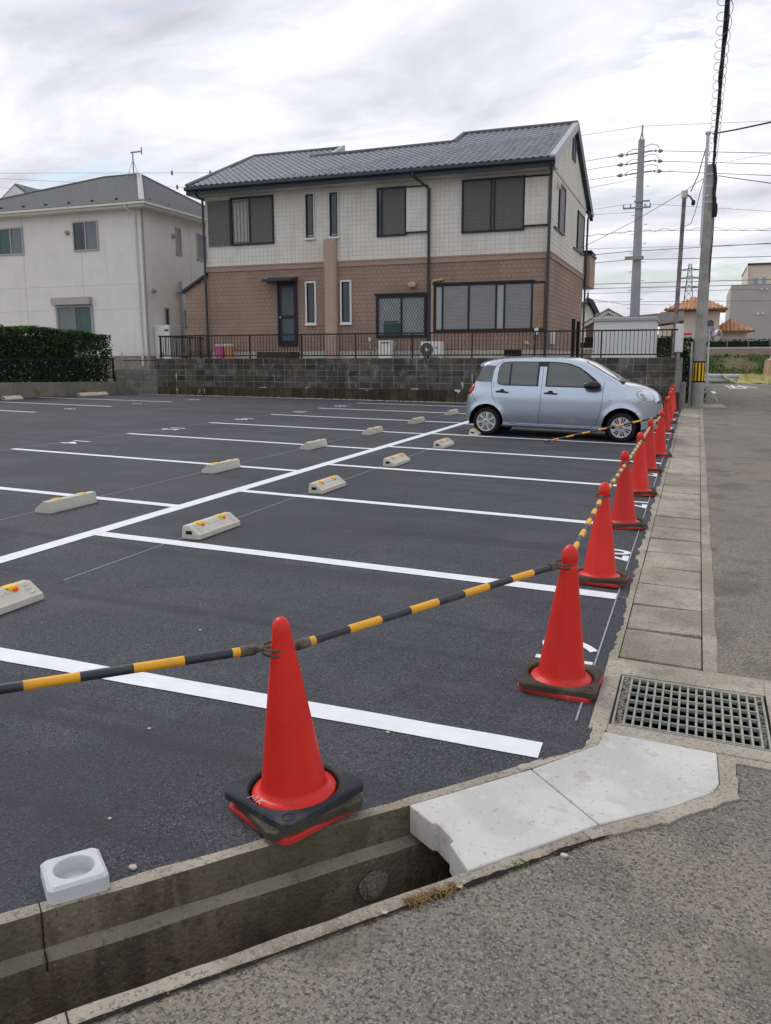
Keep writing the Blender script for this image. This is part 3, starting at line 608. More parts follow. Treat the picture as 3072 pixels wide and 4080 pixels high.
cap = MB(); cap.box(-.60, -.46, YW - .012, YW + .16, .1, WT + .002); cap.build('end_pier', M['block_g'], WALL, bevel=.008)
nf = 56; fw = (18.53 - .46) / nf
for k in range(nf):
    x = -18.53 + k * fw; m_ = MB(); dp = random.uniform(-.006, .006); m_.box(x + .006, x + fw - .006, YW - .028 + dp, YW + .1, gz(x, YW) - .15, .737 + random.uniform(-.01, .004)); m_.build('footing_block', M['footing'], WALL, bevel=.006)
fb = MB(); fb.box(-18.53, -.46, YW + .0, YW + .1, .0, .735); fb.build('footing_core', M['footing'], WALL)
st = MB()                                                            # lime runs below some joints
for x, ztop, ln, wd in [(-17.72, 1.20, .30, .05), (-17.70, .74, .26, .08), (-16.55, .73, .22, .06), (-7.02, .98, .25, .06), (-6.70, 1.25, .52, .03), (-6.68, .82, .14, .07), (-5.90, .72, .25, .10), (-7.15, .745, .15, .22), (-10.3, .74, .06, .5), (-8.6, .76, .05, .3), (-14.2, .75, .05, .4), (-12.5, .76, .10, .12), (-6.4, .76, .06, .3)]:
    pts = [(-1, 0), (-.6, .05), (0, -.02), (.7, .03), (1, 0), (.8, -.45), (.35, -.6), (.2, -1), (-.1, -.95), (-.3, -.55), (-.85, -.4)]
    st.prism([(x + a * wd * .5 * random.uniform(.7, 1.2), ztop + b * ln * random.uniform(.8, 1.1)) for a, b in pts], 0, 1, lambda a, b, h: (a, YW - (.0115 if b > .70 else .040) - .002 * h, b))
st.build('lime_stain', M['efflo'], WALL)
gr_ = MB()                                                           # rubble along the wall foot
for i in range(900):
    x = random.uniform(-18.6, -.6); y_ = YW - .04 - abs(random.gauss(0, .05)); r_ = random.uniform(.008, .022); gr_.lathe([(0, -r_), (r_, 0), (0, r_)], 4, (x, y_, gz(x, y_) + r_ * .4))
stuff(tag(gr_.build('gravel_strip', M['stone']), 'line of pale gravel along the foot of the block wall', 'gravel'))

GW = thing('block_wall', 'lower light grey block wall between the hedge fence and the dark wall', 'wall', (-19.4, YW, .4))
b_ = MB(); b_.box(-20.36, -18.535, YW + .006, YW + .15, .2, 1.365); b_.build('mortar_bed', M['mortar'], GW)
for r_ in range(5):
    for k in range(5):
        w_ = 1.825 / 4.6; x = -20.36 + k * w_
        if x + w_ > -18.53: w2_ = -18.53 - x
        else: w2_ = w_
        if w2_ < .05: continue
        put_block(GW, 'block', x + .004, YW + random.uniform(-.002, .002), 1.37 - .2 * (r_ + 1) + .004, w2_ - .008, .192, M['block_g'])
b_ = MB(); b_.box(-18.56, -18.50, YW - .02, YW + .2, .3, WT); b_.build('end_pier', M['block'], WALL)

def railing(name, label, p0, p1, z0, z1, posts, nbars, zbase, mt, th=.016):
    d = Vector((p1[0] - p0[0], p1[1] - p0[1], 0)); Ln = d.length; u = d / Ln; nv = Vector((-u.y, u.x, 0))
    r = thing(name, label, 'railing' if 'rail' in name else 'fence', (p0[0], p0[1], zbase)); r.rotation_euler.z = math.atan2(u.y, u.x)
    zb_ = zbase
    for z, h in ((z1, .045), (z0, .04)):
        m_ = MB(); m_.box(-.02, Ln + .02, -.018, .018, z - zb_ - h / 2, z - zb_ + h / 2); m_.build('rail', mt, r, world=False)
    pm_ = MB(); pm_.box(-.022, .022, -.022, .022, 0, z1 - zb_ - .0225); me0 = None
    for t in posts:
        if me0 is None: o = pm_.build('post', mt, r, world=False); me0 = o.data
        else: o = ob('post', me0, r, False)
        o.location = (t, 0, 0)
    bmh = MB(); bmh.box(-th / 2, th / 2, -th / 2, th / 2, z0 - zb_ + .02, z1 - zb_ - .0225); me1 = None
    for i in range(nbars):
        t = (i + .5) * Ln / nbars
        if any(abs(t - q) < .03 for q in posts): continue
        if me1 is None: o = bmh.build('bar', mt, r, world=False); me1 = o.data
        else: o = ob('bar', me1, r, False)
        o.location = (t, 0, 0)
    return r
px_ = [-18.45 + .03] + [-16.725 + 1.995 * k for k in range(9)]
railing('metal_railing', 'long bronze bar railing on top of the dark block wall', (-18.48, 26.2), (-.62, 26.2), 1.83, 2.535, [q + 18.48 for q in px_], 156, WT - .01, M['fence'])
railing('metal_railing', 'short bronze railing running back beside the tan house wall', (-18.46, 26.26), (-18.46, 31.5), 1.83, 2.535, [1.9, 3.9], 46, WT - .03, M['fence'])

# low retaining wall with the green fence and hedge
RW = thing('retaining_wall', 'low weathered concrete retaining wall under the hedge fence', 'wall', (-20.43, 20, .5))
ys_ = [-2, 2, 6, 10, 14, 18, 21.0, 24.0, 26.08]
for a, b in zip(ys_[:-1], ys_[1:]):
    m_ = MB(); za, zb2 = 1.02 - (a - 20) * .020, 1.02 - (b - 20) * .020; za, zb2 = min(za, 1.1), min(zb2, 1.1)
    m_.hexa([(-20.52, a + .008, .2), (-20.35, a + .008, .2), (-20.35, b - .004, .2), (-20.52, b - .004, .2)], [(-20.52, a + .008, za), (-20.36, a + .008, za), (-20.36, b - .004, zb2), (-20.52, b - .004, zb2)]); m_.build('wall_panel', M['retain'], RW, bevel=.006)
fen = railing('bar_fence', 'dark green bar fence on the low concrete wall in front of the hedge', (-20.46, 6.0), (-20.46, 26.15), 1.04, 1.74, [q for q in [.1, 2.1, 4.1, 6.1, 8.1, 10.1, 12.1, 14.1, 16.1, 18.1, 20.08]], 210, .90, M['gfence'], .016)

def leaves(mb, pts, size, asp=.5, tilt=1.0):
    for p in pts:
        a = Vector((random.gauss(0, 1), random.gauss(0, 1), random.gauss(0, .8))).normalized(); b = a.orthogonal().normalized(); b.rotate(Matrix.Rotation(random.random() * 6.28, 3, a)); c = a.cross(b)
        s_ = size * random.uniform(.6, 1.35); P = Vector(p)
        mb.add([P - b * s_, P + c * s_ * asp, P + b * s_, P - c * s_ * asp], [(0, 1, 2, 3)])
HG = thing('clipped_hedge', 'dark green clipped evergreen hedge behind the bar fence', 'hedge', (-21.25, 22, .85))
hx0, hx1, hy0, hy1 = -21.65, -20.72, 12.0, 26.45
htop = lambda y: 2.76 - max(0, y - 23.5) * .055 + .035 * math.sin(y * 3.1) + .02 * math.sin(y * 7.3)
lf, lt, ld = MB(), MB(), MB(); P1, P2, P3 = [], [], []
while len(P1) < 27000:
    x = random.uniform(hx0, hx1); y = random.uniform(hy0, hy1); z = random.uniform(1.0, htop(y)); zt2 = htop(y)
    edge = min(x - hx0, hx1 - x, hy1 - y, zt2 - z)
    gap = (25.0 < y < 25.9 and z < 2.05) or (21.8 < y < 22.3 and z < 1.95) or (z < 1.75 and random.random() < .6)
    if gap and random.random() < .965: continue
    if edge < .16 + .1 * random.random(): P1.append((x, y, z))
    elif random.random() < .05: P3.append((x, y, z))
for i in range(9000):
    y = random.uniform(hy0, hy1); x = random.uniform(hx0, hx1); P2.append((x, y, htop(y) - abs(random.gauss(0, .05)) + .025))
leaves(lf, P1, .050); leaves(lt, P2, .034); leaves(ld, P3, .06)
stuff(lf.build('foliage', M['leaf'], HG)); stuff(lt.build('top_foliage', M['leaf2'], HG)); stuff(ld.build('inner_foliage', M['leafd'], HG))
for y in [13 + .62 * k for k in range(23)]:
    m_ = MB(); x = -21.15 + random.uniform(-.08, .08); q = [(x, y, .75)]
    for k in range(1, 5): q.append((x + random.gauss(0, .03), y + random.gauss(0, .04), .75 + .4 * k))
    m_.tube(q, [.034, .03, .026, .02, .012], 7)
    for k in range(5):
        z = 1.35 + .16 * k; m_.tube([(x, y, z), (x + random.uniform(-.35, .35), y + random.uniform(-.3, .3), z + .25)], [.012, .005], 5)
    m_.build('trunk', M['bark'], HG)
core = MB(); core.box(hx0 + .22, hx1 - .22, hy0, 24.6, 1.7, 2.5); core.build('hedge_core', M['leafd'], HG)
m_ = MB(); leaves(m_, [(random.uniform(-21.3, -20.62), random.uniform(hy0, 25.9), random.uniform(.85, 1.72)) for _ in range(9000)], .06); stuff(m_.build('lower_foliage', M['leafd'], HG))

WM = thing('wire_fence', 'low pale wire mesh fence above the light grey block wall', 'fence', (-19.6, 26.6, 1.3))
m_ = MB()
for i in range(38): x = -20.5 + i * .053; m_.box(x - .002, x + .002, 26.6, 26.604, 1.45, 1.94)
for z in (1.52, 1.60, 1.68, 1.76, 1.84, 1.92): m_.box(-20.5, -18.55, 26.605, 26.609, z - .002, z + .002)
m_.build('mesh_panel', M['mesh'], WM); m_ = MB(); m_.box(-20.5, -18.55, 26.59, 26.62, 1.66, 1.685); m_.build('top_rail', M['gfence'], WM)
m_ = MB(); m_.tube([(-18.62, 26.6, 1.2), (-18.62, 26.6, 1.97)], .02, 8); m_.tube([(-20.45, 26.6, 1.2), (-20.45, 26.6, 1.97)], .02, 8); m_.build('post', M['mesh'], WM)

# ------------------------------------------------------------------ main house
HX0, HX1, HY, HYB = -18.12, -4.85, 29.09, 37.65
H = thing('two_storey_house', 'two-storey house with white upper siding, brown lower siding and grey tiled roof', 'house', (-11.5, 33, WT))
TR0, TR1 = 5.03, 5.24
core = MB(); core.box(HX0 + .01, HX1 - .01, HY + .012, HYB, TR1 - .05, 8.05); core.build('upper_wall', M['side_j'], H)
core = MB(); core.box(HX0 + .01, HX1 - .01, HY + .012, HYB, 2.03, TR0 + .05); core.build('lower_wall', M['side_bj'], H)
core = MB(); core.box(HX0 + .03, HX1 - .03, HY + .03, HYB - .02, 1.6, 2.04); core.build('plinth', M['plinth'], H)
def siding(mb, a0, a1, z0, z1, cw, ch, fn, holes=(), stagger=0.0, gap=.010, dp=.008, top=None):
    nr = int(round((z1 - z0) / ch)); ch = (z1 - z0) / nr
    for r_ in range(nr):
        za, zb_ = z0 + r_ * ch + gap / 2, z0 + (r_ + 1) * ch - gap / 2; off = (r_ % 2) * stagger * cw; a = a0 - off
        while a < a1 - .01:
            l, h = max(a, a0) + gap / 2, min(a + cw, a1) - gap / 2; a += cw
            if h - l < .02: continue
            if any(l > q[0] - .01 and h < q[1] + .01 and za > q[2] - .01 and zb_ < q[3] + .01 for q in holes): continue
            if top is not None:
                lim = min(top(l), top(h))
                if za > lim - .03: continue
                zc = min(zb_, lim)
            else: zc = zb_
            c = min(.006, (h - l) / 3)
            mb.add([fn(l, za, .002), fn(h, za, .002), fn(h, zc, .002), fn(l, zc, .002), fn(l + c, za + c, dp), fn(h - c, za + c, dp), fn(h - c, zc - c, dp), fn(l + c, zc - c, dp)],
                   [(4, 5, 6, 7), (0, 1, 5, 4), (1, 2, 6, 5), (2, 3, 7, 6), (3, 0, 4, 7)])
front = lambda a, z, d: (a, HY + .012 - d, z)
wins_u = [(-18.0, -15.17, 5.97, 7.71), (-13.84, -13.52, 6.1, 7.62), (-12.88, -12.56, 6.1, 7.62), (-11.05, -9.94, 6.0, 7.66), (-7.93, -5.76, 5.96, 7.71)]
wins_l = [(-15.09, -14.27, 2.2, 4.53), (-13.92, -13.49, 2.99, 4.55), (-12.5, -12.06, 2.98, 4.55), (-11.09, -9.17, 2.47, 3.97), (-8.9, -5.39, 2.66, 4.29), (-13.05, -12.6, 2.03, 5.0)]
m_ = MB(); siding(m_, HX0, HX1, TR1, 8.0, .165, .150, front, wins_u, gap=.008); stuff(m_.build('upper_siding', M['side_w'], H))
m_ = MB(); siding(m_, HX0, HX1, 2.04, TR0, .19, .152, front, wins_l, stagger=.5, gap=.010); stuff(m_.build('lower_siding', M['side_b'], H))
sidef = lambda a, z, d: (HX1 - .01 + d, a, z)
rz = lambda y: 8.05 + .438 * (y - 28.5) if y < 33.47 else 8.05 + .438 * (33.47 - 28.5) - .438 * (y - 33.47)
gt = MB(); gt.prism([(HY + .012, 7.9), (HYB, 7.9), (HYB, rz(HYB) - .02), (33.47, rz(33.47) - .02), (HY + .012, rz(HY) - .02)], 0, 1, lambda a, b, h: (HX1 - .01 - .12 * h, a, b)); gt.build('gable_wall', M['side_j'], H, fixn=True)
m_ = MB(); siding(m_, HY + .01, HYB, TR1, 10.4, .46, .152, sidef, [], stagger=.5, gap=.009, top=lambda y: rz(y) - .06); stuff(m_.build('gable_siding', M['side_w'], H))
m_ = MB(); siding(m_, HY + .01, HYB, 2.04, TR0, .46, .152, sidef, [], stagger=.5, gap=.010); stuff(m_.build('side_siding', M['side_b'], H))
for z0, z1, pr in ((TR0, TR0 + .055, .035), (TR0 + .055, TR1 - .05, .022), (TR1 - .05, TR1, .04)):
    m_ = MB(); m_.box(HX0 - .01, HX1 + pr, HY - pr, HY + .02, z0, z1); m_.box(HX1 - .02, HX1 + pr, HY + .02, HYB + .02, z0, z1); m_.build('trim_band', M['trimb'], H)
m_ = MB(); m_.box(HX1 - .02, HX1 + .03, HY - .0, HYB, 7.86, 7.91); m_.build('trim_band', M['side_w'], H)
# pilaster
m_ = MB(); m_.prism([(-13.06, HY), (-13.06, HY - .22), (-13.02, HY - .26), (-12.68, HY - .26), (-12.60, HY - .18), (-12.60, HY)], WT - .02, 6.0); m_.build('pilaster', M['beige'], H, bevel=.01, fixn=True)
# windows
def frame_box(mb, x0, x1, z0, z1, y, w_=.05, dp=.06):
    for a in [(x0, x1, z0, z0 + w_), (x0, x1, z1 - w_, z1), (x0, x0 + w_, z0 + w_, z1 - w_), (x1 - w_, x1, z0 + w_, z1 - w_)]: mb.box(a[0], a[1], y - dp, y + .05, a[2], a[3])
def slats(mb, x0, x1, z0, z1, y, p=.045):
    k = max(1, int((z1 - z0) / p)); p = (z1 - z0) / k
    for i in range(k):
        z = z0 + i * p; mb.add([(x0, y, z), (x1, y, z), (x1, y - .014, z + p * .35), (x0, y - .014, z + p * .35), (x1, y - .014, z + p * .8), (x0, y - .014, z + p * .8), (x1, y, z + p), (x0, y, z + p)], [(0, 1, 2, 3), (3, 2, 4, 5), (5, 4, 6, 7)])
def window(x0, x1, z0, z1, parts, fm='frame', nm='window', w_=.055, mull=None, fy=HY):
    f = MB(); frame_box(f, x0, x1, z0, z1, fy, w_)
    for q in (mull or []): f.box(q - .03, q + .03, fy - .05, fy + .03, z0 + w_, z1 - w_)
    o = f.build(nm, M[fm], H)
    for kind, a, b, c, d, mt in parts:
        p = MB()
        if kind == 'shutter': slats(p, a, b, c, d, fy - .015)
        elif kind == 'curtain':
            p.grid(lambda u, v: (a + (b - a) * u, fy + .012 - .008 * math.sin(u * 22), c + (d - c) * v), 44, 1)
        else: p.box(a, b, fy - .004, fy + .01, c, d)
        p.build(kind if kind != 'box' else 'pane', M[mt], o)
    return o
window(-17.0, -15.17, 5.97, 7.71, [('pane', -16.93, -16.17, 6.03, 7.65, 'pane'), ('shutter', -16.16, -15.23, 6.03, 7.65, 'shutter')], mull=[-16.165])
m_ = MB(); m_.grid(lambda u, v: (-16.86 + .62 * u, HY - .008 - .006 * math.sin(u * 26), 6.10 + 1.42 * v), 40, 1); m_.build('curtain', M['curtain'], H)
m_ = MB(); slats(m_, -17.98, -17.05, 6.04, 7.60, HY - .05); m_.box(-17.99, -17.04, HY - .048, HY, 5.98, 7.64); m_.build('shutter', M['shutter'], H)
for x in (-13.84, -12.88):
    window(x, x + .32, 6.10, 7.62, [('pane', x + .04, x + .28, 6.2, 7.58, 'pane')], w_=.04); m_ = MB(); m_.box(x - .05, x + .37, HY - .09, HY, 6.03, 6.098); m_.build('window_sill', M['white'], H)
    m_ = MB(); m_.box(x + .322, x + .345, HY - .07, HY, 6.1, 7.62); m_.build('frame_edge', M['white'], H)
def rails(x0, x1, z0, z1):
    m_ = MB(); m_.box(x0, x1, HY - .075, HY, z1 - .03, z1 + .02); m_.box(x0, x1, HY - .085, HY, z0 - .035, z0 + .015); m_.build('shutter_rail', M['frame'], H)
window(-11.05, -9.94, 6.0, 7.66, [('shutter', -10.84, -10.0, 6.06, 7.6, 'shutter'), ('pane', -10.99, -10.85, 6.06, 7.6, 'pane')], mull=[-10.86]); rails(-9.935, -9.16, 6.1, 7.62)
m_ = MB(); siding(m_, -9.93, -9.18, 6.13, 7.58, .19, .15, lambda a, z, d: (a, HY - .05 - d, z), gap=.006); m_.box(-9.935, -9.175, HY - .05, HY - .01, 6.12, 7.59); m_.build('shutter_box', M['side_w'], H)
window(-7.93, -5.76, 5.96, 7.71, [('shutter', -7.87, -6.92, 6.03, 7.65, 'shutter'), ('shutter', -6.78, -5.82, 6.03, 7.65, 'shutter'), ('pane', -6.91, -6.80, 6.03, 7.65, 'curtain')], mull=[-6.90, -6.795]); rails(-5.755, -4.97, 6.1, 7.67)
m_ = MB(); siding(m_, -5.75, -4.99, 6.13, 7.62, .19, .15, lambda a, z, d: (a, HY - .05 - d, z), gap=.006); m_.box(-5.755, -4.985, HY - .05, HY - .01, 6.12, 7.63); m_.build('shutter_box', M['side_w'], H)
for x in (-13.92, -12.50):
    window(x, x + .44, 2.99, 4.55, [('pane', x + .08, x + .36, 3.08, 4.48, 'pane')], fm='white', w_=.06); m_ = MB(); m_.box(x - .02, x + .46, HY - .10, HY, 2.945, 2.99); m_.build('window_sill', M['white'], H)
    m_ = MB(); frame_box(m_, x + .062, x + .378, 3.052, 4.488, HY, .03, .045); m_.build('inner_frame', M['frame'], H)
def grille(mb, x0, x1, z0, z1, y, cw=.115, chh=.20, r_=.006):
    for sg in (1, -1):
        k0 = int((x0 - (z1 - z0) * cw / chh) / cw) - 2; k1 = int((x1 + (z1 - z0) * cw / chh) / cw) + 2
        for k in range(k0, k1):
            xa = k * cw if sg > 0 else k * cw + (z1 - z0) * cw / chh * 0; sl_ = sg * cw / chh; t0, t1 = z0, z1
            ts = sorted([(x0 - xa) / sl_ + z0, (x1 - xa) / sl_ + z0]); t0, t1 = max(z0, ts[0]), min(z1, ts[1])
            if t1 - t0 < .02: continue
            p, q = (xa + sl_ * (t0 - z0), t0), (xa + sl_ * (t1 - z0), t1)
            mb.tube([(p[0], y, p[1]), (q[0], y, q[1])], r_, 4)
lw = window(-11.09, -9.17, 2.47, 3.97, [('pane', -11.0, -10.15, 2.56, 3.88, 'pane_l'), ('pane', -10.09, -9.26, 2.56, 3.88, 'pane_l')], w_=.09, mull=[-10.12])
m_ = MB(); grille(m_, -11.0, -9.26, 2.56, 3.88, HY - .04, .105, .19); m_.build('security_grille', M['frame'], H)
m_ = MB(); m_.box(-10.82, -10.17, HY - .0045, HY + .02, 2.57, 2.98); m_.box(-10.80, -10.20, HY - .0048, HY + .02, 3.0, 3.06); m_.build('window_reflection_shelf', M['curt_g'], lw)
m_ = MB(); m_.lathe([(0, -.004), (.06, -.003), (.06, 0)], 12, (-10.93, HY - .005, 3.47), axis='y'); m_.build('pink_sticker', M['pink'], lw)
m_ = MB(); m_.box(-11.14, -9.12, HY - .10, HY, 3.97, 4.03); m_.build('window_hood', M['frame'], H)
window(-8.9, -5.39, 2.66, 4.29, [('pane', -8.82, -8.59, 2.75, 4.2, 'pane_l'), ('shutter', -8.57, -7.67, 2.74, 4.22, 'shutter_l'), ('shutter', -7.60, -6.68, 2.74, 4.22, 'shutter_l'), ('pane', -6.67, -6.39, 2.75, 4.2, 'pane_l'), ('shutter', -6.35, -5.45, 2.74, 4.22, 'shutter_l')], w_=.06, mull=[-8.58, -7.635, -6.66, -6.37])
rails(-5.385, -5.0, 2.69, 4.25); m_ = MB(); m_.box(-8.95, -5.34, HY - .09, HY, 4.29, 4.335); m_.build('window_hood', M['frame'], H)
m_ = MB(); siding(m_, -5.385, -5.02, 2.75, 4.2, .19, .15, lambda a, z, d: (a, HY - .05 - d, z), gap=.006); m_.box(-5.385, -5.015, HY - .05, HY - .01, 2.74, 4.21); m_.build('shutter_box', M['side_b'], H)
# kitchen door
dr = MB(); frame_box(dr, -15.09, -14.27, 2.2, 4.53, HY, .06, .06); D = dr.build('door_frame', M['frame'], H)
m_ = MB(); m_.box(-15.03, -14.33, HY - .03, HY + .02, 2.22, 4.47); m_.build('door', M['frame'], H)
for z0, z1 in ((2.40, 3.20), (3.34, 4.36)):
    m_ = MB(); m_.box(-14.90, -14.42, HY - .036, HY - .028, z0, z1); m_.build('door_pane', M['curt_b'], H); m_ = MB(); grille(m_, -14.90, -14.42, z0, z1, HY - .045, .075, .12, .005); m_.build('door_grille', M['frame'], H)
m_ = MB(); m_.lathe([(0, -.06), (.03, -.05), (.034, -.03), (.018, -.02), (.018, .0)], 14, (-14.97, HY - .03, 3.27), axis='y'); m_.build('door_knob', M['rim'], H, smooth=True)
m_ = MB(); m_.prism([(HY, 4.74), (HY - .62, 4.62), (HY - .62, 4.55), (HY, 4.56)], -15.46, -14.24, lambda a, b, h: (h, a, b)); m_.build('door_canopy', M['navy'], H, bevel=.008, fixn=True)
m_ = MB(); m_.box(-15.56, -15.40, HY - .12, HY, 4.56, 4.72); m_.build('wall_lamp', M['white'], H, bevel=.01)
m_ = MB(); m_.box(-15.65, -14.25, HY - .75, HY + .02, WT - .03, 1.98); m_.build('door_step', M['footing'], H)
m_ = MB(); m_.prism([(HY, 4.40), (HY - .16, 4.40), (HY - .20, 4.30), (HY - .20, 4.21), (HY, 4.21)], -9.82, -9.56, lambda a, b, h: (h, a, b)); m_.build('vent_hood', M['beige'], H, bevel=.02, fixn=True)
m_ = MB(); m_.box(-9.005, -8.915, HY - .07, HY - .0, 2.0, 4.40); m_.build('pipe_cover', M['beige'], H, bevel=.01); m_ = MB(); m_.tube([(-8.96, HY - .05, 4.36), (-8.92, HY - .06, 4.41), (-8.56, HY - .06, 4.45)], .05, 8); m_.build('pipe_elbow', M['beige'], H, smooth=True)
m_ = MB(); m_.box(-6.34, -5.75, HY + .015, HY + .04, 1.8, 2.01); m_.build('floor_vent', M['hole'], H)
m_ = MB(); m_.box(-11.41, -11.30, HY - .05, HY, 2.35, 2.49); m_.tube([(-11.36, HY - .03, 2.36), (-11.33, HY - .03, 2.1), (-11.2, HY - .05, 1.95)], .012, 6); m_.build('wall_outlet', M['ivory'], H)
m_ = MB(); m_.box(-5.30, -5.16, HY - .10, HY, 2.50, 2.74); m_.build('gas_meter', M['white'], H, bevel=.01)
m_ = MB(); m_.box(-5.62, -5.50, HY - .06, HY, 2.20, 2.30); m_.tube([(-5.5, HY - .04, 2.24), (-5.42, HY - .05, 2.15), (-5.32, HY - .04, 2.2), (-5.24, HY - .04, 2.5)], .012, 6); m_.build('wall_outlet', M['ivory'], H)
m_ = MB(); m_.box(HX1 + .0, HX1 + .12, 29.55, 29.85, 2.2, 2.62); m_.build('electric_meter', M['white'], H, bevel=.01)
# side windows on the gable wall
for y0, y1, z0, z1, sh in [(30.42, 31.72, 6.10, 7.66, 1), (35.17, 37.1, 5.98, 7.5, 1)]:
    f = MB()
    for a in [(y0, y1, z0, z0 + .06), (y0, y1, z1 - .06, z1), (y0, y0 + .06, z0, z1), (y1 - .06, y1, z0, z1)]: f.box(HX1 - .02, HX1 + .06, a[0], a[1], a[2], a[3])
    o = f.build('window', M['frame'], H); p = MB(); p.box(HX1, HX1 + .03, y0 + .06, y1 - .06, z0 + .06, z1 - .06); p.build('shutter', M['shutter'], o)
    m_ = MB(); m_.box(HX1, HX1 + .07, y0 - .9, y1 + .02, z0 - .03, z0 + .01); m_.build('shutter_rail', M['frame'], o)
for y, z0, z1 in ((33.15, 8.95, 9.80), (33.62, 8.95, 9.95)):
    m_ = MB(); m_.prism([(y, z0 + .08), (y + .11, z0), (y + .22, z0 + .08), (y + .22, z1), (y, z1)], 0, 1, lambda a, b, h: (HX1 + .03 + .03 * h, a, b)); m_.build('gable_vent', M['navy'], H, fixn=True)
m_ = MB(); m_.tube([(HX1 + .05, 29.75, 7.62), (HX1 + .05, 29.75, 7.95)], .012, 6); m_.lathe([(0, -.13), (.06, -.12), (.07, 0), (.05, .12), (0, .14)], 10, (HX1 + .1, 29.75, 7.45)); m_.build('service_insulator', M['ivory'], H)
# balcony behind
m_ = MB(); m_.box(HX1 - .3, HX1 + .28, 37.7, 39.4, 4.75, 6.05); m_.build('balcony', M['trimb'], H, bevel=.02); m_ = MB(); m_.box(HX1 - .3, HX1 + .34, 37.68, 39.45, 6.05, 6.12); m_.box(HX1 - .3, HX1 + .30, 37.69, 39.42, 6.20, 6.25); m_.build('balcony_rail', M['navy'], H)
# lean-to at the left
m_ = MB(); m_.prism([(-19.18, 1.7), (HX0, 1.7), (HX0, 4.95), (-19.18, 4.40)], HY + .02, 34, lambda a, b, h: (a, h, b)); LT = m_.build('lean_to', M['side_bj'], H, fixn=True)
m_ = MB(); siding(m_, -19.17, HX0, 2.04, 4.95, .38, .152, lambda a, z, d: (a, HY + .02 - d, z), stagger=.5, top=lambda a: 4.40 + (a + 19.18) * .519 - .03); m_.build('lean_to_siding', M['side_b'], LT)
m_ = MB(); m_.prism([(-19.30, 4.36), (HX0 + .02, 5.03), (HX0 + .02, 4.93), (-19.30, 4.26)], HY - .10, 34, lambda a, b, h: (a, h, b)); m_.build('lean_to_roof', M['navy'], LT, fixn=True)
# roof
EY, EZ, SL = 28.5, 8.10, .438
pz = lambda y: EZ + SL * (y - EY)
RX0, RX1 = -18.52, -4.72
rf = MB()
# front slope in three heights, left hip; solid under the tiles
ridge = [(-18.0, 32.95), (-14.0, 32.95), (-14.0, 31.85), (-9.15, 32.05), (-9.08, 33.40), (RX1, 33.47)]
poly = [(RX0, EY), (RX1, EY)] + ridge[::-1]
rf.add([(x, y, pz(y)) for x, y in poly], [tuple(range(len(poly)))])
rf.add([(RX0, EY, EZ), (-18.0, 32.95, pz(32.95)), (RX0, 37.4, EZ)], [(0, 1, 2)])
rf.add([(-18.0, 32.95, pz(32.95)), (-14.0, 32.95, pz(32.95)), (-14.0, 38.5, EZ), (RX0, 37.4, EZ)], [(0, 1, 2, 3)])
rf.add([(-14.0, 31.85, pz(31.85)), (-9.1, 32.05, pz(32.05)), (-9.1, 38.5, 8.0), (-14.0, 38.5, 8.0)], [(0, 1, 2, 3)])
rf.add([(-9.08, 33.4, pz(33.4)), (RX1, 33.47, pz(33.47)), (RX1, 38.86, 7.93), (-9.08, 38.86, 7.93)], [(0, 1, 2, 3)])
rf.add([(-9.08, 33.4, pz(33.4)), (-9.08, 32.05, pz(32.05)), (-9.08, 38.5, 8.0), (-9.08, 38.86, 7.93)], [(0, 1, 2, 3)])
rf.add([(-14.0, 32.95, pz(32.95)), (-14.0, 31.85, pz(31.85)), (-14.0, 38.5, 8.0)], [(0, 1, 2)])
ROOF = rf.build('roof', M['tile'], H)
TWd, TEx = .245, .318
sn = math.sqrt(1 + SL * SL)
tm = MB(); cs = [(0, .010), (.12, .004), (.30, .006), (.46, .018), (.62, .038), (.78, .041), (.92, .027), (1.04, .008)]
vs = []
for v_ in (0, 1):
    for a, z in cs: vs.append((a * TWd, v_ * TEx * 1.06, z + .018 * (1 - v_)))
for a, z in cs: vs.append((a * TWd, 0, z - .022 + .012))
k = len(cs); tm.add(vs, [(i, i + 1, k + i + 1, k + i) for i in range(k - 1)] + [(2 * k + i, 2 * k + i + 1, i + 1, i) for i in range(k - 1)])
tme = bpy.data.meshes.new('roof_tile'); tme.from_pydata(tm.v, [], tm.f); tme.materials.append(M['tile']); tme.polygons.foreach_set('use_smooth', [True] * len(tme.polygons))
def ridge_y(x):
    if x < -18.0: return EY + (x - RX0) / .52 * 4.45
    if x < -14.0: return 32.95
    if x < -9.15: return 31.85 + (x + 14.0) * .041
    return 33.42
ang = math.atan(SL); rest = MB(); cnt = 0; cand = []
nrow = int(33.47 - EY) * 4
for r_ in range(20):
    y = EY + r_ * TEx / sn
    c_ = int((RX1 - .12 - RX0) / TWd)
    for q in range(c_):
        x = RX1 - .14 - (q + 1) * TWd
        if y + TEx * .75 / sn > ridge_y(x + TWd / 2): continue
        cand.append((x, y))
cand.sort(key=lambda c: (c[0] ** 2 + c[1] ** 2))
for i, (x, y) in enumerate(cand):
    if i < 300:
        o = bpy.data.objects.new('roof_tile', tme); COL.objects.link(o); o.parent = ROOF; o.location = Vector((x, y, pz(y) + .006)) - wloc(ROOF); o.rotation_euler = (ang, 0, 0)
    else:
        ca_, sa_ = math.cos(ang), math.sin(ang)
        rest.add([(x + a, y + b * ca_ - c * sa_, pz(y) + .006 + b * sa_ + c * ca_) for a, b, c in tm.v], tm.f)
o = rest.build('roof_tiles', M['tile'], ROOF, smooth=True); stuff(o)
def ridge_cap(pts, mt='tile_r', r_=.075, nm='ridge_cap'):
    m_ = MB(); m_.tube(pts, r_, 8); return m_.build(nm, M[mt], ROOF, smooth=True)
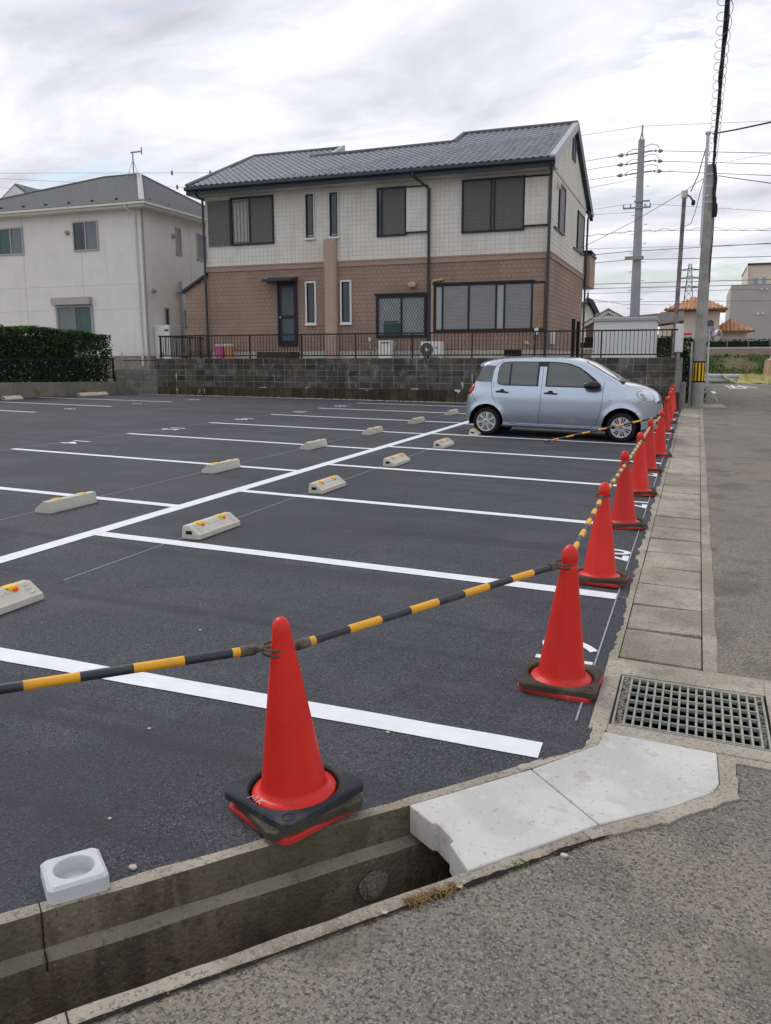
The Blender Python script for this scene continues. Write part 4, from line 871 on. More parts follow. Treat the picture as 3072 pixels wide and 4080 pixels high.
ridge_cap([(-18.05, 32.95, pz(32.95) + .05), (-14.0, 32.95, pz(32.95) + .05)]); ridge_cap([(-14.9, 31.81, pz(31.81) + .05), (-9.12, 32.05, pz(32.05) + .05)])
ridge_cap([(-9.08, 33.40, pz(33.4) + .06), (RX1, 33.47, pz(33.47) + .06)]); ridge_cap([(-9.10, 32.05, pz(32.05) + .06), (-9.08, 33.40, pz(33.4) + .06)]); ridge_cap([(RX0, EY, EZ + .05), (-18.02, 32.95, pz(32.95) + .05)])
vg = MB()                                                            # right verge and barge board
for ya_, yb_ in ((EY - .02, 33.47), (33.47, 38.86)):
    za_, zb_ = (pz(ya_), pz(33.47)) if ya_ < 33 else (pz(33.47), 7.93)
    vg.hexa([(RX1 - .16, ya_, za_ - .03), (RX1 + .03, ya_, za_ - .22), (RX1 + .03, yb_, zb_ - .22), (RX1 - .16, yb_, zb_ - .03)], [(RX1 - .16, ya_, za_ + .075), (RX1 + .03, ya_, za_ + .075), (RX1 + .03, yb_, zb_ + .075), (RX1 - .16, yb_, zb_ + .075)])
vg.build('verge', M['verge'], ROOF, fixn=True)
bb = MB(); bb.hexa([(RX1 - .10, 33.47, pz(33.47) - .32), (RX1 + .035, 33.47, pz(33.47) - .32), (RX1 + .035, 38.88, 7.93 - .32), (RX1 - .10, 38.88, 7.93 - .32)], [(RX1 - .10, 33.47, pz(33.47) - .0), (RX1 + .036, 33.47, pz(33.47) + .08), (RX1 + .036, 38.88, 7.93 + .08), (RX1 - .10, 38.88, 7.93)]); bb.build('barge_board', M['navy'], ROOF, fixn=True)
m_ = MB(); m_.prism([(-14.0, 31.95), (-14.0, 33.0), (-14.0, 34.6)], 0, 1, lambda a, b, h: (-14.0 + .04 * h, b, pz(b) + .02 if b < 33.1 else 9.3)); m_.build('dormer_cheek', M['tile_r'], ROOF)
m_ = MB(); m_.hexa([(-14.05, 31.9, pz(31.9) + .02), (-13.9, 31.9, pz(31.9) + .02), (-13.9, 32.98, pz(32.98) - .1), (-14.05, 32.98, pz(32.98) - .1)], [(-14.05, 31.9, pz(31.9) + .12), (-13.9, 31.9, pz(31.9) + .12), (-13.9, 32.98, pz(32.98) + .14), (-14.05, 32.98, pz(32.98) + .14)]); m_.build('verge', M['verge'], ROOF)
m_ = MB(); m_.box(RX0 - .02, RX1 + .02, EY - .03, EY + .03, EZ - .30, EZ - .01); m_.build('fascia', M['navy'], ROOF)
m_ = MB(); m_.prism([(EY - .16, EZ - .03), (EY - .17, EZ - .12), (EY - .14, EZ - .155), (EY - .05, EZ - .155), (EY - .032, EZ - .12), (EY - .032, EZ - .03)], RX0 - .03, RX1 + .04, lambda a, b, h: (h, a, b)); m_.build('rain_gutter', M['navy2'], ROOF, fixn=True)
m_ = MB(); m_.box(RX0, RX1, EY + .03, HY + .05, EZ - .29, EZ - .25); m_.build('soffit', M['soffit'], ROOF); m_ = MB(); m_.box(RX0, HX0 + .1, HY + .05, 37.4, EZ - .29, EZ - .25); m_.box(RX0 - .02, RX0 + .03, EY + .03, 37.4, EZ - .30, EZ - .01); m_.build('soffit', M['navy'], ROOF)
def downpipe(pts, r_=.045, parent=H):
    m_ = MB(); m_.tube(pts, r_, 10); return m_.build('downpipe', M['navy2'], parent, smooth=True)
downpipe([(-18.12, EY - .10, EZ - .16), (-18.12, EY - .05, EZ - .30), (-18.15, HY - .12, EZ - .42), (-18.15, HY - .12, 1.72)])
downpipe([(-9.50, EY - .10, EZ - .16), (-9.50, EY - .10, EZ - .26), (-9.09, HY - .09, EZ - .60), (-9.09, HY - .09, 1.72)], .05)
downpipe([(-4.80, EY - .10, EZ - .16), (-4.80, EY - .05, EZ - .30), (-4.90, HY - .10, EZ - .46), (-4.92, HY - .10, 1.72)], .05)
downpipe([(HX1 + .12, HYB + .25, 7.75), (HX1 + .10, HYB + .02, 7.5), (HX1 + .08, HYB + .02, 1.72)], .045)
m_ = MB(); m_.box(HX1 + .0, HX1 + .20, HYB + .3, HYB + 1.2, 7.78, 7.92); m_.build('rain_gutter', M['navy2'], ROOF)

# things standing along the house wall
AC = thing('air_conditioner', 'white outdoor air conditioner unit with a round fan grille by the brown wall', 'air conditioner', (-8.78, 28.6, WT))
m_ = MB(); m_.box(-9.18, -8.37, 28.35, 28.65, WT + .06, 2.31); m_.build('casing', M['white'], AC, bevel=.012); m_ = MB(); m_.box(-9.18, -9.06, 28.36, 28.64, WT - .01, WT + .06); m_.box(-8.5, -8.38, 28.36, 28.64, WT - .01, WT + .06); m_.build('foot', M['ivory'], AC)
m_ = MB(); m_.lathe([(.005, -.006), (.225, -.006), (.235, .0)], 32, (-8.93, 28.35, 2.03), axis='y'); fan = m_.build('fan_opening', M['carblk'], AC)
m_ = MB()
for r_ in (.06, .10, .14, .18, .22): m_.tube([(-8.93 + r_ * math.cos(k * math.pi / 12), 28.338, 2.03 + r_ * math.sin(k * math.pi / 12)) for k in range(25)], .004, 5, caps=False)
for k in range(12): m_.tube([(-8.93 + .05 * math.cos(k * math.pi / 6), 28.338, 2.03 + .05 * math.sin(k * math.pi / 6)), (-8.93 + .225 * math.cos(k * math.pi / 6), 28.338, 2.03 + .225 * math.sin(k * math.pi / 6))], .004, 5)
m_.build('fan_guard', M['lhframe'], AC); m_ = MB(); m_.lathe([(.001, -.02), (.05, -.018), (.055, 0)], 20, (-8.93, 28.345, 2.03), axis='y'); m_.build('fan_hub', M['white'], AC)
m_ = MB(); m_.box(-8.60, -8.555, 28.345, 28.35, 2.06, 2.13); m_.build('badge', M['blue'], AC); m_ = MB(); m_.prism([(-8.37, 2.0), (-8.32, 1.95), (-8.32, 1.85), (-8.37, 1.85)], 28.38, 28.6, lambda a, b, h: (a, h, b)); m_.build('valve_cover', M['ivory'], AC)
WH = thing('water_heater', 'white box gas water heater standing by the brown wall', 'water heater', (-10.5, 28.7, WT))
m_ = MB(); m_.box(-10.80, -10.30, 28.5, 28.75, WT - .01, 2.36); m_.build('casing', M['white'], WH, bevel=.012); m_ = MB(); m_.box(-10.68, -10.38, 28.492, 28.5, 2.26, 2.295); m_.build('exhaust_slot', M['carblk'], WH); m_ = MB(); m_.box(-10.48, -10.44, 28.493, 28.5, 2.16, 2.21); m_.build('badge', M['lhframe'], WH)
m_ = MB(); m_.tube([(-10.3, 28.65, 1.9), (-10.24, 28.7, 2.2), (-10.26, 28.9, 2.25)], .012, 6); m_.build('pipe', M['lhframe'], WH); m_ = MB(); m_.tube([(-10.8, 28.65, 1.95), (-11.0, 28.65, 2.1), (-11.1, 28.9, 2.0), (-11.25, 28.8, 1.9)], .016, 6); m_.build('pipe', M['lhframe'], WH); m_ = MB(); m_.lathe([(.0, -.06), (.06, -.05), (.06, .05), (0, .06)], 10, (-11.25, 28.7, 1.95), axis='y'); m_.build('pipe_valve', M['lhframe'], WH)
def bin_(x, mt, label):
    r = thing('waste_bin', label, 'bin', (x, 28.45, WT), group='bins by the kitchen door')
    m_ = MB(); m_.lathe([(.001, -.02), (.16, -.02), (.19, .46), (.0, .46)], 20, (x, 28.45, WT)); m_.build('bin_body', mt, r, smooth=True); m_ = MB(); m_.lathe([(.205, .45), (.205, .50), (.17, .54), (.001, .55)], 20, (x, 28.45, WT)); m_.build('bin_lid', M['binlid'], r, smooth=True)
bin_(-17.30, M['pinkbin'], 'pink round bin with a pale lid by the brown house'); bin_(-16.90, M['tanbin'], 'tan orange round bin with a pale lid by the brown house')
GP = thing('gate_posts', 'pair of dark timber posts rising behind the railing near the shed', 'posts', (-3.7, 27.0, WT))
for x, y, z in ((-3.72, 27.0, 2.93), (-3.60, 27.25, 2.86)):
    m_ = MB(); m_.box(x - .05, x + .05, y - .05, y + .05, WT - .03, z); m_.build('post', M['hole'], GP, bevel=.006)

# ------------------------------------------------------------------ pale house at the left
LH = thing('two_storey_house', 'pale stucco two-storey house with a grey hipped shingle roof behind the hedge', 'house', (-26, 33, 1.3))
XL, YL = -21.69, 30.0
m_ = MB(); m_.box(-33, XL, YL, 38, 1.85, 7.75); m_.build('wall', M['lhwall'], LH); m_ = MB(); m_.box(-32.97, XL - .03, YL + .03, 37.9, 1.2, 1.86); m_.build('plinth', M['conc'], LH)
m_ = MB()                                                             # panel joints
for x in (-24.83, -27.93, -30.9): m_.box(x - .006, x + .006, YL - .004, YL, 1.9, 7.7)
for z in (4.80, 3.80): m_.box(-33, XL, YL - .003, YL, z - .004, z + .004)
for y in (33.45,): m_.box(XL, XL + .004, y - .006, y + .006, 1.9, 7.7)
m_.build('panel_joint', M['lhgrey'], LH)
m_ = MB(); m_.box(XL - .05, XL + .02, YL - .02, YL + .06, 1.5, 7.75); m_.build('corner_trim', M['lhgrey'], LH)
re = MB(); ex0, ex1, ey0, ey1, ez, rzz = -33.6, XL + .45, YL - .45, 38.5, 7.98, 10.05
rp = [(-26.5, 34.0), (-24.6, 34.0)]
re.add([(ex0, ey0, ez), (ex1, ey0, ez), (ex1, ey1, ez), (ex0, ey1, ez), (rp[0][0], rp[0][1], rzz), (rp[1][0], rp[1][1], rzz)], [(0, 1, 5, 4), (1, 2, 5), (2, 3, 4, 5), (3, 0, 4)]); RL = re.build('roof', M['shingle'], LH)
m_ = MB()                                                             # shingle courses
for i in range(26):
    t = i / 26; y = ey0 + (34 - ey0) * t; z = ez + (rzz - ez) * t; xa = ex0 + (rp[0][0] - ex0) * t; xb = ex1 + (rp[1][0] - ex1) * t; t2 = (i + 1) / 26; y2 = ey0 + (34 - ey0) * t2; z2 = ez + (rzz - ez) * t2
    m_.add([(xa, y, z + .022), (xb, y, z + .022), (xb - .1, y2, z2 + .006), (xa + .1, y2, z2 + .006), (xa, y, z), (xb, y, z)], [(0, 1, 2, 3), (4, 5, 1, 0)])
    xs = ex1 + (rp[1][0] - ex1) * t; xs2 = ex1 + (rp[1][0] - ex1) * t2; yb = ey1 + (34 - ey1) * t; 
    m_.add([(xs, y, z + .022), (xs, yb, z + .022), (xs2, yb - .1, z2 + .006), (xs2, y2, z2 + .006), (xs, y, z), (xs, yb, z)], [(0, 1, 2, 3), (4, 5, 1, 0)])
stuff(m_.build('shingle_courses', M['shingle'], RL))
m_ = MB(); m_.hexa([(ex1 - .18, ey0, ez), (ex1, ey0 + .02, ez), (rp[1][0] + .1, 34, rzz), (rp[1][0] - .1, 34, rzz)], [(ex1 - .22, ey0 - .02, ez + .06), (ex1 + .02, ey0 + .04, ez + .06), (rp[1][0] + .13, 34, rzz + .07), (rp[1][0] - .13, 34, rzz + .07)]); m_.build('hip_cap', M['lhgrey'], RL)
for a, b in (((ex0, ey0, ez), (rp[0][0], 34, rzz)), ((rp[0][0], 34, rzz), (rp[1][0], 34, rzz)), ((rp[1][0], 34, rzz), (ex1, ey1, ez))):
    m_ = MB(); m_.tube([(a[0], a[1], a[2] + .03), (b[0], b[1], b[2] + .03)], .05, 6); m_.build('ridge_cap', M['tile_r'], RL)
m_ = MB()
for a in [(ex0, ex1 + .03, ey0 - .03, ey0 + .02), (ex1 - .02, ex1 + .03, ey0 + .02, ey1)]: m_.box(*a, ez - .22, ez - .02)
m_.box(ex0, ex1 + .13, ey0 - .14, ey0 - .03, ez - .13, ez - .04); m_.box(ex1 + .03, ex1 + .13, ey0 - .03, ey1, ez - .13, ez - .04); m_.build('rain_gutter', M['lhtrim'], RL, bevel=.01)
m_ = MB(); m_.box(ex0, ex1 - .02, ey0 + .02, YL + .02, ez - .23, ez - .19); m_.box(XL, ex1 - .02, YL + .02, ey1, ez - .23, ez - .19); m_.build('soffit', M['lhtrim'], RL)
for i in range(9):
    x = -32.5 + i * 1.21; m_ = MB(); m_.box(x - .05, x + .05, ey0 + .32, ey0 + .42, ez + .15, ez + .24); m_.build('snow_guard', M['navy'], RL)
for i in range(6):
    y = 30.5 + i * 1.3; m_ = MB(); m_.box(ex1 - .42, ex1 - .32, y - .05, y + .05, ez + .15, ez + .24); m_.build('snow_guard', M['navy'], RL)
m_ = MB(); m_.tube([(-22.1, ey0 - .08, ez - .12), (-22.1, ey0 - .06, ez - .2), (-22.0, YL - .07, ez - .45), (-21.95, YL - .07, 1.45)], .05, 10); m_.build('downpipe', M['white'], LH, smooth=True)
def lwin(x0, x1, z0, z1, l, r_):
    f = MB(); frame_box(f, x0, x1, z0, z1, YL, .06, .05); xm = (x0 + x1) / 2; f.box(xm - .03, xm + .03, YL - .045, YL + .02, z0 + .06, z1 - .06); o = f.build('window', M['lhframe'], LH)
    for a, b, mt in ((x0 + .06, xm - .03, l), (xm + .03, x1 - .06, r_)):
        p = MB(); p.box(a, b, YL - .008, YL + .01, z0 + .06, z1 - .06); p.build('pane', M[mt], o)
lwin(-25.19, -23.89, 6.22, 7.43, 'pane', 'curt_b'); lwin(-29.25, -27.86, 6.22, 7.37, 'curt_g', 'curt_b')
f = MB(); frame_box(f, -26.36, -24.40, 1.9, 4.02, YL, .11, .06); f.box(-25.42, -25.38, YL - .03, YL + .02, 2.0, 3.9); o = f.build('patio_window', M['lhgrey'], LH)
for a, b, mt in ((-26.25, -25.43, 'curt_b'), (-25.37, -24.51, 'curt_g')):
    p = MB(); p.grid(lambda u, v: (a + (b - a) * u, YL - .006 - .006 * math.sin(u * 30), 2.0 + 1.92 * v), 40, 1); p.build('curtain', M[mt], o)
m_ = MB(); m_.box(-26.46, -24.42, YL - .22, YL, 4.02, 4.34); m_.build('roller_shutter_box', M['lhframe'], o, bevel=.02)
def sidewin(y0, y1, z0, z1, mt):
    f = MB()
    for a in [(y0, y1, z0, z0 + .05), (y0, y1, z1 - .05, z1), (y0, y0 + .05, z0, z1), (y1 - .05, y1, z0, z1)]: f.box(XL - .01, XL + .04, *a)
    o = f.build('window', M['lhframe'], LH); p = MB(); p.box(XL - .01, XL + .015, y0 + .05, y1 - .05, z0 + .05, z1 - .05); p.build('pane', M[mt], o)
sidewin(32.35, 32.75, 6.2, 7.35, 'shutter_l'); sidewin(34.0, 35.3, 6.15, 7.32, 'pane'); sidewin(31.27, 31.58, 2.97, 3.88, 'pane'); sidewin(32.8, 33.1, 3.1, 3.85, 'pane')
def hood(x, y, z, side):
    m_ = MB(); m_.lathe([(.001, -.14), (.07, -.13), (.10, -.06), (.10, 0)], 12, (0, 0, 0), axis='y')
    m_.v = [(x + a, y + b, z + c) if not side else (x - b, y + a, z + c) for a, b, c in m_.v]; m_.build('vent_hood', M['lhgrey'], LH, smooth=True)
hood(-25.46, YL, 7.0, 0); hood(XL, 32.15, 6.97, 1); hood(XL, 30.52, 4.55, 1)
m_ = MB(); m_.tube([(XL + .08, 32.45, 2.0), (XL + .08, 32.45, 5.1)], .06, 8); m_.tube([(XL + .12, 32.1, 4.62), (XL + .08, 32.5, 4.6)], .06, 8); m_.build('vent_pipe', M['lhgrey'], LH, smooth=True)
EC = thing('hot_water_tank', 'tall white hot water tank cabinet against the pale house wall', 'tank', (-21.2, 30.8, 1.3)); m_ = MB(); m_.box(-21.66, -20.9, 30.42, 31.23, 1.32, 3.13); m_.build('cabinet', M['white'], EC, bevel=.02); m_ = MB(); m_.box(-21.15, -20.95, 30.41, 30.42, 2.88, 2.95); m_.build('badge', M['carblk'], EC)
for i in range(4): m_ = MB(); m_.tube([(-21.5 + i * .07, 30.8, 3.1), (-21.5 + i * .07, 30.8, 3.2)], .02, 6); m_.build('pipe_stub', M['lhgrey'], EC)
AN = thing('roof_antenna', 'thin aerial mast on the hipped roof of the pale house', 'antenna', (-24.6, 33.6, 9.9)); m_ = MB(); m_.tube([(-24.6, 33.6, 9.7), (-24.6, 33.6, 10.95)], .03, 6)
for a in (0, 2.1, 4.2): m_.tube([(-24.6, 33.6, 10.6), (-24.6 + .35 * math.cos(a), 33.6 + .35 * math.sin(a), 9.75)], .012, 5)
m_.build('mast', M['lhgrey'], AN); m_ = MB(); m_.tube([(-24.7, 33.6, 10.93), (-24.1, 33.6, 10.93)], .035, 6); m_.tube([(-24.12, 33.6, 10.8), (-24.12, 33.6, 11.1)], .03, 6); m_.build('boom', M['lhgrey'], AN)
FH = thing('gabled_house', 'house with a pale gable just showing above the hipped shingle roof', 'house', (-48, 55, 2))
fp = (-46.7, 50, 14.13)
m_ = MB(); m_.prism([(-52.5, 2), (-41.2, 2), (-41.2, 9.9), (-46.8, 13.55), (-52.5, 9.9)], 50.5, 60, lambda a, b, h: (a, h, b)); m_.build('wall', M['greyb'], FH, fixn=True)
for sg in (-1, 1):
    m_ = MB(); m_.hexa([(-46.7, 49.9, 13.5), (-46.7 + sg * 7, 49.9, 8.85), (-46.7 + sg * 7, 61, 8.85), (-46.7, 61, 13.5)], [(-46.7, 49.9, 14.13), (-46.7 + sg * 7, 49.9, 9.5), (-46.7 + sg * 7, 61, 9.5), (-46.7, 61, 14.13)]); m_.build('roof_slope', M['shingle'], FH, fixn=True)
    m_ = MB(); m_.hexa([(-46.7, 49.8, 13.35), (-46.7 + sg * 7, 49.8, 8.7), (-46.7 + sg * 7, 49.9, 8.7), (-46.7, 49.9, 13.35)], [(-46.7, 49.8, 13.95), (-46.7 + sg * 7, 49.8, 9.3), (-46.7 + sg * 7, 49.9, 9.3), (-46.7, 49.9, 13.95)]); m_.build('barge_board', M['lhwall'], FH, fixn=True)

# ------------------------------------------------------------------ the silver hatchback
def pchip(keys):
    xs = [k[0] for k in keys]; ys = [k[1] for k in keys]; n = len(xs); h = [xs[i + 1] - xs[i] for i in range(n - 1)]; d = [(ys[i + 1] - ys[i]) / h[i] for i in range(n - 1)]; m = [d[0]] + [0] * (n - 2) + [d[-1]]
    for i in range(1, n - 1):
        if d[i - 1] * d[i] > 0: w1, w2 = 2 * h[i] + h[i - 1], h[i] + 2 * h[i - 1]; m[i] = (w1 + w2) / (w1 / d[i - 1] + w2 / d[i])
    def f(x):
        if x <= xs[0]: return ys[0]
        if x >= xs[-1]: return ys[-1]
        i = max(k for k in range(n - 1) if xs[k] <= x); t = (x - xs[i]) / h[i]
        return (1 + 2 * t) * (1 - t) ** 2 * ys[i] + t * (1 - t) ** 2 * h[i] * m[i] + t * t * (3 - 2 * t) * ys[i + 1] + t * t * (t - 1) * h[i] * m[i + 1]
    return f
CX = lambda x: x - .075 * max(0, min(1, (.55 - x) / .75)) if x < 2.58 else 2.58 + (x - 2.58) * .83     # rear overhang a little longer, nose shorter
_pchip = pchip
def pchip_x(keys): return _pchip([(CX(a), b) for a, b in keys])
X0, X1 = CX(-.40), CX(3.372)
Tf = pchip_x([(-.40, .52), (-.392, .62), (-.37, .72), (-.34, .82), (-.28, .94), (-.225, 1.02), (-.18, 1.11), (-.12, 1.25), (-.085, 1.335), (-.06, 1.43), (.0, 1.472), (.12, 1.503), (.3, 1.528), (.6, 1.546), (.95, 1.556), (1.27, 1.556), (1.55, 1.540), (1.77, 1.505), (1.95, 1.435), (2.15, 1.325), (2.35, 1.215), (2.5, 1.13), (2.58, 1.095), (2.79, 1.062), (3.0, 1.015), (3.15, .965), (3.25, .91), (3.32, .84), (3.352, .76), (3.368, .66), (3.372, .57)])
Bf = pchip_x([(-.40, .42), (-.375, .33), (-.30, .27), (-.1, .22), (.3, .185), (2.2, .185), (2.9, .19), (3.2, .205), (3.30, .24), (3.352, .32), (3.372, .45)])
Wf = pchip_x([(-.40, .60), (-.375, .69), (-.32, .765), (-.22, .81), (-.05, .838), (.3, .856), (1.2, .860), (2.2, .858), (2.6, .848), (2.85, .818), (3.0, .775), (3.12, .715), (3.22, .635), (3.30, .535), (3.345, .42), (3.372, .30)])
bf = pchip([(.15, .935), (.22, .968), (.32, .985), (.5, 1.0), (.70, .998), (.83, .992), (.885, .978), (.93, .966), (1.0, .948), (1.10, .912), (1.5, .745), (1.6, .70)])
rf_ = pchip_x([(-.40, .10), (-.2, .10), (0, .10), (.4, .085), (1.6, .08), (1.9, .06), (2.4, .06), (2.7, .12), (3.1, .15), (3.372, .12)])
def SY(x, z):
    T = Tf(x); B = Bf(x); r = min(rf_(x), (T - B) * .45); y = Wf(x) * bf(min(z, T - r))
    if z > T - r: q = min(1, (z - T + r) / r); y = Wf(x) * bf(T - r) * (1 - q ** 2.2) ** (1 / 2.2)
    if z < B + .05: q = min(1, (B + .05 - z) / .05); y *= 1 - .04 * q * q
    return y
def TZ(x, y):
    T = Tf(x); r = min(rf_(x), (T - Bf(x)) * .45); ye = Wf(x) * bf(T - r); q = min(1, abs(y) / ye); return T - r + r * (1 - q ** 2.2) ** (1 / 2.2)
CAR = thing('hatchback_car', 'silver blue five-door hatchback parked with its nose to the cones', 'car', (0, 0, 0))
nx = 150; rows = 18; cap_ = 9
xs = [X0 + (X1 - X0) * (i / nx) for i in range(nx + 1)]
xs = sorted(set(xs + [X0 + .004, X0 + .01, X0 + .018, X1 - .004, X1 - .010, X1 - .018]))
ARCH = [(0.0, .285, .338), (2.58, .285, .352)]
def section(x):
    T, B = Tf(x), Bf(x); r = min(rf_(x), (T - B) * .45); o = []
    for j in range(rows + 1):
        z = B + (T - r - B) * (j / rows); o.append((SY(x, z), z))
    for j in range(1, cap_ + 1):
        q = math.sin(j / cap_ * math.pi / 2); z = T - r + r * q; o.append((SY(x, z) if j < cap_ else 0.0, z))
    return o
secs = [section(x) for x in xs]; nr_ = rows + cap_ + 1
vid = {}; body = MB(); inside = set()
for sgn in (-1, 1):
    for i, x in enumerate(xs):
        for jj, (y, z) in enumerate(secs[i]):
            if jj == nr_ - 1 and sgn == 1: vid[(1, i, jj)] = vid[(-1, i, jj)]; continue
            vx, vz, vy = x, z, y
            for cx_, cz_, R_ in ARCH:
                dd = math.hypot(x - cx_, z - cz_)
                if dd < R_ and z < cz_ + R_:
                    inside.add((sgn, i, jj))
                    if dd > 1e-4:
                        vx2, vz2 = cx_ + (x - cx_) * R_ / dd, cz_ + (z - cz_) * R_ / dd
                        if vz2 > Bf(vx2): vx, vz = vx2, vz2; vy = SY(vx, vz) + .008
                elif dd < R_ + .07 and z < cz_ + R_ + .07: vy = y + .010 * (1 - (dd - R_) / .07)
            vid[(sgn, i, jj)] = len(body.v); body.v.append((vx, sgn * vy, vz))
for sgn in (-1, 1):
    for i in range(len(xs) - 1):
        for jj in range(nr_ - 1):
            k4 = [(sgn, i, jj), (sgn, i + 1, jj), (sgn, i + 1, jj + 1), (sgn, i, jj + 1)]
            if all(q in inside for q in k4): continue
            f = [vid[q] for q in k4]; body.f.append(tuple(f if sgn < 0 else f[::-1])); body.m.append(0)
for i in range(len(xs) - 1):
    body.f.append((vid[(-1, i, 0)], vid[(1, i, 0)], vid[(1, i + 1, 0)], vid[(-1, i + 1, 0)])); body.m.append(1)
for i in (0, len(xs) - 1):
    lp = [vid[(-1, i, jj)] for jj in range(nr_)] + [vid[(1, i, jj)] for jj in range(nr_ - 2, -1, -1)]; body.f.append(tuple(lp)); body.m.append(0)
bo = body.build('body', [M['car'], M['carlow']], CAR)
bmx = bmesh.new(); bmx.from_mesh(bo.data); bmesh.ops.remove_doubles(bmx, verts=[v for v in bmx.verts if any(abs(math.hypot(v.co.x - a, v.co.z - b) - r) < .03 for a, b, r in ARCH)], dist=.012); bmesh.ops.dissolve_degenerate(bmx, edges=bmx.edges, dist=.0005)
bmesh.ops.recalc_face_normals(bmx, faces=bmx.faces); bmx.to_mesh(bo.data); bmx.free(); bo.data.polygons.foreach_set('use_smooth', [True] * len(bo.data.polygons)); bo.data.set_sharp_from_angle(angle=R(60))
def interp_poly(poly, x):
    zs = []
    for (xa, za), (xb, zb_) in zip(poly, poly[1:] + poly[:1]):
        if (xa - x) * (xb - x) <= 0 and abs(xa - xb) > 1e-9: zs.append(za + (zb_ - za) * (x - xa) / (xb - xa))
    return (min(zs), max(zs)) if zs else None
def panel(poly, off, name, mt, both=True, nxp=36, nzp=10, parent=CAR, shrink=0):
    xa, xb = min(p[0] for p in poly), max(p[0] for p in poly); cxm = sum(p[0] for p in poly) / len(poly); czm = sum(p[1] for p in poly) / len(poly)
    if shrink: poly = [(cxm + (x - cxm) * (1 - shrink), czm + (z - czm) * (1 - shrink)) for x, z in poly]; xa, xb = min(p[0] for p in poly), max(p[0] for p in poly)
    out_ = []
    for sgn in ((-1, 1) if both else (-1,)):
        m_ = MB()
        def fn(u, v):
            x = xa + (xb - xa) * min(max(u, 1e-4), 1 - 1e-4); lo, hi = interp_poly(poly, x); z = lo + (hi - lo) * v
            e_ = .006; dydz = (SY(x, z + e_) - SY(x, z - e_)) / (2 * e_); nz = -dydz; q = 1 / math.sqrt(1 + nz * nz)
            return (x, sgn * (SY(x, z) + off * q), z + off * nz * q)
        m_.grid(fn, nxp, nzp)
        if sgn > 0: m_.f = [f[::-1] for f in m_.f]
        out_.append(m_.build(name, mt, parent, smooth=True))
    return out_
def smoothpoly(p, it=2):
    for _ in range(it):
        q = []
        for a, b in zip(p, p[1:] + p[:1]): q += [(a[0] * .75 + b[0] * .25, a[1] * .75 + b[1] * .25), (a[0] * .25 + b[0] * .75, a[1] * .25 + b[1] * .75)]
        p = q
    return p
RWp = [(.185, 1.06), (.19, 1.03), (.23, 1.0), (.32, .985), (.995, .985), (.995, 1.452), (.40, 1.442), (.27, 1.425), (.21, 1.36), (.185, 1.20)]
FWp = [(1.13, .985), (1.95, .985), (2.19, 1.02), (2.07, 1.14), (1.92, 1.25), (1.75, 1.36), (1.55, 1.428), (1.35, 1.45), (1.13, 1.455)]
panel(RWp, .003, 'window_frame', M['carblk']); panel(FWp, .003, 'window_frame', M['carblk'])
panel(RWp, .006, 'side_window', M['glass'], shrink=.06); panel([(1.16, 1.005), (1.93, 1.005), (2.03, 1.10), (1.90, 1.225), (1.73, 1.342), (1.54, 1.405), (1.35, 1.428), (1.16, 1.432)], .006, 'side_window', M['glass'])
panel([(.994, 1.36), (1.131, 1.36), (1.131, 1.455), (.994, 1.452)], .0035, 'pillar_cap', M['carblk'], nxp=4, nzp=4)
panel([(.42, 1.0), (.455, 1.0), (.455, 1.405), (.42, 1.40)], .0075, 'window_divider', M['carblk'], nxp=2, nzp=6)
panel([(-.262, 1.075), (-.22, 1.045), (.09, 1.045), (.08, 1.15), (.10, 1.27), (.13, 1.352), (-.02, 1.362), (-.125, 1.34)], .004, 'quarter_window', M['glass'], nxp=24)
# windscreen, rear screen
def toppanel(xa, xb, wa, wb, off, name, mt):
    m_ = MB(); m_.grid(lambda u, v: ((lambda x, y: (x + off * .5, y, TZ(x, y) + off))(xa + (xb - xa) * u, (wa + (wb - wa) * u) * (2 * v - 1))), 20, 20); return m_.build(name, mt, CAR, smooth=True)
toppanel(1.845, 2.515, .575, .665, .004, 'windscreen_edge', M['carblk']); toppanel(1.865, 2.475, .56, .645, .007, 'windscreen', M['glass_w'])
m_ = MB(); m_.grid(lambda u, v: ((lambda x, y: (x - .004, y, TZ(x, y) + .003))(-.28 + .115 * u, (.60 - .04 * u) * (2 * v - 1))), 10, 16); m_.build('rear_screen', M['glass'], CAR, smooth=True)
sp = MB(); nu_, nv_ = 14, 26
def spt(u, v, top):
    y = .60 * (2 * v - 1); x = -.235 + .36 * u + .03 * abs(2 * v - 1) ** 3 * (1 - u); zr = TZ(max(x, -.02), y)
    zt2 = (1.412 - .05 * abs(2 * v - 1) ** 4) * (1 - u) ** 1.3 + (TZ(.125, y) + .001) * (1 - (1 - u) ** 1.3)
    th = .034 * (1 - u) ** .5 + .006
    return (x, y, zt2 if top else zt2 - th)
sp.grid(lambda u, v: spt(u, v, True), nu_, nv_); sp.grid(lambda u, v: spt(u, v, False), nu_, nv_)
for v in (0, 1): sp.grid(lambda u, t: spt(u, v, t > .5), nu_, 1)
sp.grid(lambda u, t: spt(0, u, t > .5), nv_, 1)
sp.build('roof_spoiler', M['car'], CAR, smooth=True, fixn=True, angle=50)
def seam(pts, name='panel_gap', w_=.0035, mt='carblk', both=True):
    for sgn in ((-1, 1) if both else (-1,)):
        m_ = MB(); m_.tube([(x, sgn * (SY(x, z) + .0005), z) for x, z in pts], w_, 5); m_.build(name, M[mt], CAR)
def curve(pts, n=14):
    fx = pchip(list(zip(range(len(pts)), [p[0] for p in pts]))); fz = pchip(list(zip(range(len(pts)), [p[1] for p in pts])))
    return [(fx(t), fz(t)) for t in [i * (len(pts) - 1) / (n * (len(pts) - 1)) for i in range(n * (len(pts) - 1) + 1)]]
